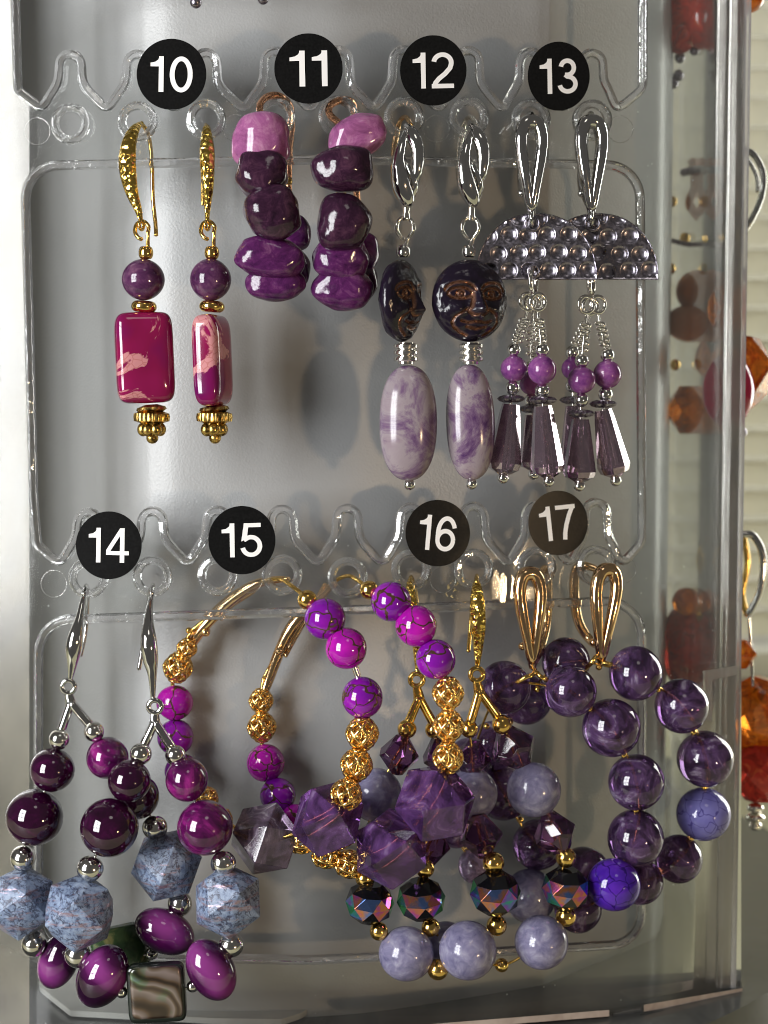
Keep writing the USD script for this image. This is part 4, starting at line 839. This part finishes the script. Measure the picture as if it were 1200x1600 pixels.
sixteen('gold hook earring with Y drop, its upper hook hidden behind a hoop of violet beads', (644, 905, 2),
    [(640, 906, 2, 3), (641, 925, 5, 8), (645, 960, 6, 9), (650, 1000, 6, 7), (652, 1040, 6, 4), (652, 1052, 6, 3)], [(641, 912, 4), (643, 902, 0), (650, 930, -3), (654, 985, -3)],
    (651, 1062), (655, 1092), [(638, 1130), (678, 1132)], 6,
    [('G', 636, 1139, 15, 6), ('G', 678, 1140, 14, 6), ('B', 624, 1179, 31, 6, 8), ('B', 690, 1180, 30, 5, -15), ('L', 587, 1242, 43, 5), ('L', 727, 1240, 42, 4), ('B', 672, 1322, 32, 5, 10), ('G', 570, 1372, 15, 8), ('G', 664, 1357, 15, 9), ('K', 578, 1410, 38, 9, 6), ('K', 658, 1405, 38, 10, -4), ('G', 592, 1455, 14.5, 9), ('G', 673, 1449, 14.5, 9), ('L', 635, 1490, 43, 10), ('L', 697, 1478, 38, 5), ('G', 684, 1515, 16.5, 12)],
    [(636, 1139, 6), (624, 1179, 6), (587, 1240, 5), (572, 1330, 6), (578, 1410, 9), (592, 1455, 9), (635, 1490, 10), (684, 1515, 10), (697, 1478, 6), (673, 1449, 9), (658, 1405, 10), (672, 1322, 5), (727, 1240, 4), (690, 1180, 5), (678, 1140, 6)])
sixteen('gold hook earring with Y drop and a fully visible textured hook under number 16', (746, 900, 2),
    [(745, 904, 2, 3), (745, 918, 5, 8), (746, 945, 7, 12), (747, 980, 8, 12), (747, 1010, 8, 8), (746, 1038, 8, 4), (746, 1046, 8, 3)], [(745, 910, 5), (745, 900, 1), (740, 930, -3), (735, 980, -3), (732, 1018, -1)],
    (745, 1054), (749, 1082), [(735, 1128), (778, 1120)], 9,
    [('G', 733, 1139, 14, 8), ('G', 784, 1132, 15.5, 10), ('B', 738, 1185, 30, 6, 8), ('B', 803, 1168, 36, 8, -28), ('L', 834, 1234, 42, 10), ('L', 737, 1240, 40, 6), ('B', 752, 1306, 34, 10, -8), ('B', 868, 1301, 34, 11, -22), ('G', 771, 1348, 17, 12), ('G', 884, 1340, 16, 12), ('K', 774, 1395, 40, 13, 0), ('K', 884, 1388, 38, 12, 4), ('G', 776, 1446, 16, 12), ('G', 884, 1432, 16, 12), ('L', 731, 1485, 46, 14), ('L', 846, 1472, 43, 13), ('G', 784, 1508, 11, 9)],
    [(733, 1139, 8), (738, 1185, 7), (737, 1240, 6), (752, 1306, 10), (774, 1395, 13), (776, 1446, 12), (731, 1485, 13), (784, 1508, 9), (846, 1472, 13), (884, 1432, 12), (884, 1388, 12), (868, 1301, 11), (834, 1234, 10), (803, 1168, 9), (784, 1132, 10)])

# ---- 17: gold leverbacks with big amethyst rings
def seventeen(label, at, lv, beads, hooks, levers):
    t = earring(label, *at, pair(17))
    leverback(t, *lv)
    for q_ in levers: t.part('back_lever', bar(q_, [5, 7, 8, 8, 7, 5][:len(q_)], n=8, sides=14), 'rose_gold', smooth=True)
    pts = [(b[0], b[1], b[3]) for b in beads]
    string(t, pts + [pts[0]], 2.0, 'gold')
    for h in hooks: t.part('link', bar(h, 3.6, n=8, sides=10), 'gold', smooth=True)
    for i, (x, y, r, d, mt) in enumerate(beads):
        t.part('round_bead', ball(x, y, r, d), mt, smooth=True, label={'blue_crackle': 'periwinkle crackled bead', 'indigo_crackle': 'indigo crackled bead', 'amethyst_pale': 'pale lilac bead'}.get(mt))
        j = (i + 1) % len(beads); x2, y2, r2, d2, _ = beads[j]
        f = r / (r + r2); gx, gy = x + (x2 - x) * f, y + (y2 - y) * f
        if math.hypot(x2 - x, y2 - y) > (r + r2) * .9: t.part('seed_bead', ball(gx, gy, 5, d + (d2 - d) * f + 1.0), 'gold', smooth=True)
seventeen('gold leverback earring with an amethyst ring hanging left, one indigo bead at its foot', (838, 880, 2), (827, 890, 1036, 50, 7, 'rose_gold', 2),
    [(891, 1080, 42, 10, 'amethyst'), (955, 1137, 45, 11, 'amethyst'), (994, 1222, 44.5, 11, 'amethyst'), (993, 1310, 45, 11, 'amethyst'), (959, 1382, 41.5, 13, 'indigo_crackle'), (903, 1420, 38, 1, 'amethyst'), (828, 1400, 42, -6, 'lavender'), (745, 1352, 30, -8, 'amethyst_pale'), (712, 1290, 36, -9, 'amethyst'), (735, 1190, 38, -9, 'amethyst'), (788, 1074, 42, 3, 'amethyst')],
    [[(836, 1046, 7), (833, 1054, 9), (822, 1058, 9), (808, 1066, 8)], [(838, 1050, 8), (846, 1058, 9), (858, 1064, 9)]],
    [[(842, 900, 1), (853, 890, -2), (856, 930, -4), (853, 975, -4), (845, 1012, -1), (836, 1034, 4)]])
seventeen('gold leverback earring with an amethyst ring hanging right, one periwinkle bead at its edge', (931, 880, 2), (950, 884, 1030, 48, 7, 'rose_gold', -4),
    [(993, 1052, 42, 10, 'amethyst'), (1065, 1103, 43, 10, 'amethyst'), (1102, 1186, 44, 9, 'amethyst'), (1099, 1272, 42, 9, 'blue_crackle'), (1060, 1342, 38, 5.6, 'amethyst'), (1000, 1378, 36, 5, 'amethyst'), (912, 1366, 42, -7, 'amethyst'), (840, 1320, 40, -8, 'amethyst'), (786, 1240, 42, -9, 'amethyst'), (772, 1165, 40, -9, 'amethyst'), (822, 1092, 40, -7, 'amethyst'), (884, 1034, 38, 2, 'amethyst')],
    [[(938, 1036, 7), (932, 1026, 8), (924, 1036, 8), (916, 1044, 6)], [(942, 1036, 8), (954, 1038, 9), (964, 1044, 9)]],
    [[(940, 892, 1), (905, 884, -2), (897, 915, -4), (903, 968, -4), (922, 1000, -2), (940, 1012, 3)]])

# ---- tips of two earrings hanging in the row above
for i, (x, y) in enumerate(((306, -2), (411, -8))):
    t = Thing('earring_tip', ('left of two dark earring tips poking in at the top edge' if i == 0 else 'right of two dark earring tips poking in, above the chip clusters'), 'earring', P(x, y - 60, 6), 'earrings of the row above')
    t.part('drop_bead', facet(x, y - 26, 22, 6, FIRE, 0, 0, 0, .03), 'rainbow_black', smooth=False); t.part('tip_ball', ball(x, y + 6, 9, 6), 'pewter', smooth=True)

# ================================================================== ORANGE EARRINGS ON THE RIGHT-HAND SIDE, SOME STANDING IN FOR REFLECTIONS
GO = 'orange earrings on the right side of the stand'
def Q(px, py, y): return PY(px, py, y)
def qball(px, py, rx, ry, y, tilt=0, ico=ICO3):
    c = Q(px, py, y); s = S(c); return place(ico.vertices * [rx * s, rx * s, ry * s], ico.faces, c, rotm(0, tilt, 0))
def qbar(pix, r, y):
    w = np.array([Q(a, b, y if len(e) == 0 else e[0]) for a, b, *e in pix]); return tube(smooth_path(w, 8), r * S(w.mean(0)), 10)
def qfacet(px, py, r, y, spec, st, tilt=0):
    c = Q(px, py, y); s = S(c) * r; return hull_of((rings(spec) * [1, 1, st] * s) @ rotm(0, tilt, 0).T, c, .05 * s)
def side(label, px, py, y): return Thing('side_earring', label, 'earring', Q(px, py, y), GO)
yr = yw + 0.022
t = side('silver wire hook earring with amber and berry beads beyond the corner post', 1178, 240, yr)
t.part('hook', qbar([(1150, 232), (1176, 240), (1192, 270), (1190, 305), (1176, 340), (1160, 365)], 5, yr), 'chrome', smooth=True); t.part('hook_wire', qbar([(1150, 240), (1168, 250), (1182, 275), (1184, 300)], 3.5, yr + .002), 'chrome', smooth=True)
t.part('wire', qbar([(1160, 365), (1158, 420), (1152, 640)], 2.5, yr), 'chrome', smooth=True); t.part('round_bead', qball(1136, 482, 30, 40, yr, ico=ICO4), 'amber', smooth=True)
t.part('faceted_bead', qfacet(1156, 585, 48, yr + .004, NUGGET, 1.3, 10), 'amber', smooth=12); t.part('oval_bead', qball(1138, 610, 40, 58, yr - .001, ico=ICO4), 'berry', smooth=True); t.part('end_ball', qball(1160, 676, 7, 9, yr), 'pewter', smooth=True); t.part('small_bead', qball(1150, 430, 12, 11, yr), 'pewter', smooth=True)
t = side('coral red cluster standing in for a side panel reflection, behind the corner post at the top', 1085, 20, yr + .02)  # coral beads set where the side panel mirrors the orange earrings
for k, (x, y, r) in enumerate(((1070, 10, 40), (1100, 30, 42), (1062, 55, 26))): t.part('bead', qball(x, y, r, r * 1.1, yr + .02, ico=ICO4), 'coral', smooth=True)
for x, y in ((1085, 78), (1108, 70), (1062, 90), (1052, 130), (1060, 118)): t.part('end_ball', qball(x, y, 8, 9, yr + .022), 'pewter', smooth=True)
t = side('orange bead earring tip at the top right corner', 1170, 0, yr); t.part('bead', qball(1170, -2, 24, 22, yr), 'amber', smooth=True); t.part('end_ball', qball(1160, 22, 6, 6, yr), 'pewter', smooth=True)
t = side('blurred rust and gold stand-in for earring reflections in the side panel beside number 13', 1090, 300, yr + .03)  # added shapes in place of the reflections smeared along the side panel
t.part('hook', qbar([(1118, 250), (1122, 300), (1112, 350), (1090, 382), (1035, 372)], 4, yr + .028), 'pewter', smooth=True); t.part('bar', qbar([(1065, 270), (1118, 258)], 6, yr + .028), 'pewter', smooth=True)
t.part('chip', qbar([(1082, 250), (1086, 290), (1078, 320), (1100, 348)], 7, yr + .03), 'rust', smooth=True)
t.part('bead', qball(1092, 455, 36, 34, yr + .03), 'rust', smooth=True); t.part('bead', qball(1078, 505, 38, 30, yr + .03), 'rust', smooth=True); t.part('bead', qball(1112, 560, 26, 34, yr + .02, ico=ICO4), 'amber', smooth=True); t.part('crystal', qfacet(1080, 640, 36, yr + .03, CUT, 1.1), 'amber', smooth=False)
for x, y in ((1050, 315), (1070, 372), (1048, 420), (1055, 570), (1105, 675)): t.part('gold_ball', qball(x, y, 8, 9, yr + .03), 'gold', smooth=True)
t = side('silver leverback earring with faceted orange and red beads at the right edge', 1182, 840, yr)
t.part('hook', qbar([(1160, 835), (1178, 838), (1192, 870), (1188, 920), (1170, 960)], 6, yr), 'chrome', smooth=True); t.part('lever', qbar([(1162, 840), (1168, 880), (1160, 930), (1168, 962)], 5, yr + .003), 'gold', smooth=True)
t.part('wire', qbar([(1170, 960), (1176, 1060), (1186, 1280)], 2.5, yr), 'chrome', smooth=True)
t.part('small_bead', qfacet(1160, 1022, 22, yr, BICONE, 1.0), 'amber', smooth=False); t.part('faceted_bead', qfacet(1182, 1115, 56, yr + .003, NUGGET, 1.05, 15), 'amber', smooth=12); t.part('square_bead', qfacet(1186, 1205, 44, yr + .001, CUT, 1.1), 'coral', smooth=12)
for k, (y, r) in enumerate(((1262, 13), (1277, 15), (1290, 10))): t.part('cap', qball(1180, y, r, 8, yr), 'silver', smooth=True)
t = side('gold chain and deep red drops standing in for earring reflections in the side panel', 1100, 900, yr + .02)  # chain and drops stand for mirrored earrings, not a further hanging one
t.part('hook', qbar([(1092, 850), (1112, 845), (1128, 880), (1132, 950)], 5, yr + .012), 'chrome', smooth=True); t.part('chain', qbar([(1098, 850), (1092, 880), (1104, 920), (1090, 960), (1108, 985)], 4, yr + .02), 'gold', smooth=True)
t.part('drop', qball(1078, 1010, 46, 72, yr + .025, ico=ICO4), 'coral', smooth=True); t.part('drop', qball(1108, 1120, 40, 60, yr + .025, ico=ICO4), 'coral', smooth=True); t.part('bead', qball(1072, 940, 22, 22, yr + .02), 'amber', smooth=True); t.part('bead', qball(1118, 1085, 24, 26, yr + .015, ico=ICO4), 'amber', smooth=True); t.part('gold_ball', qball(1120, 975, 14, 16, yr + .015), 'gold', smooth=True)
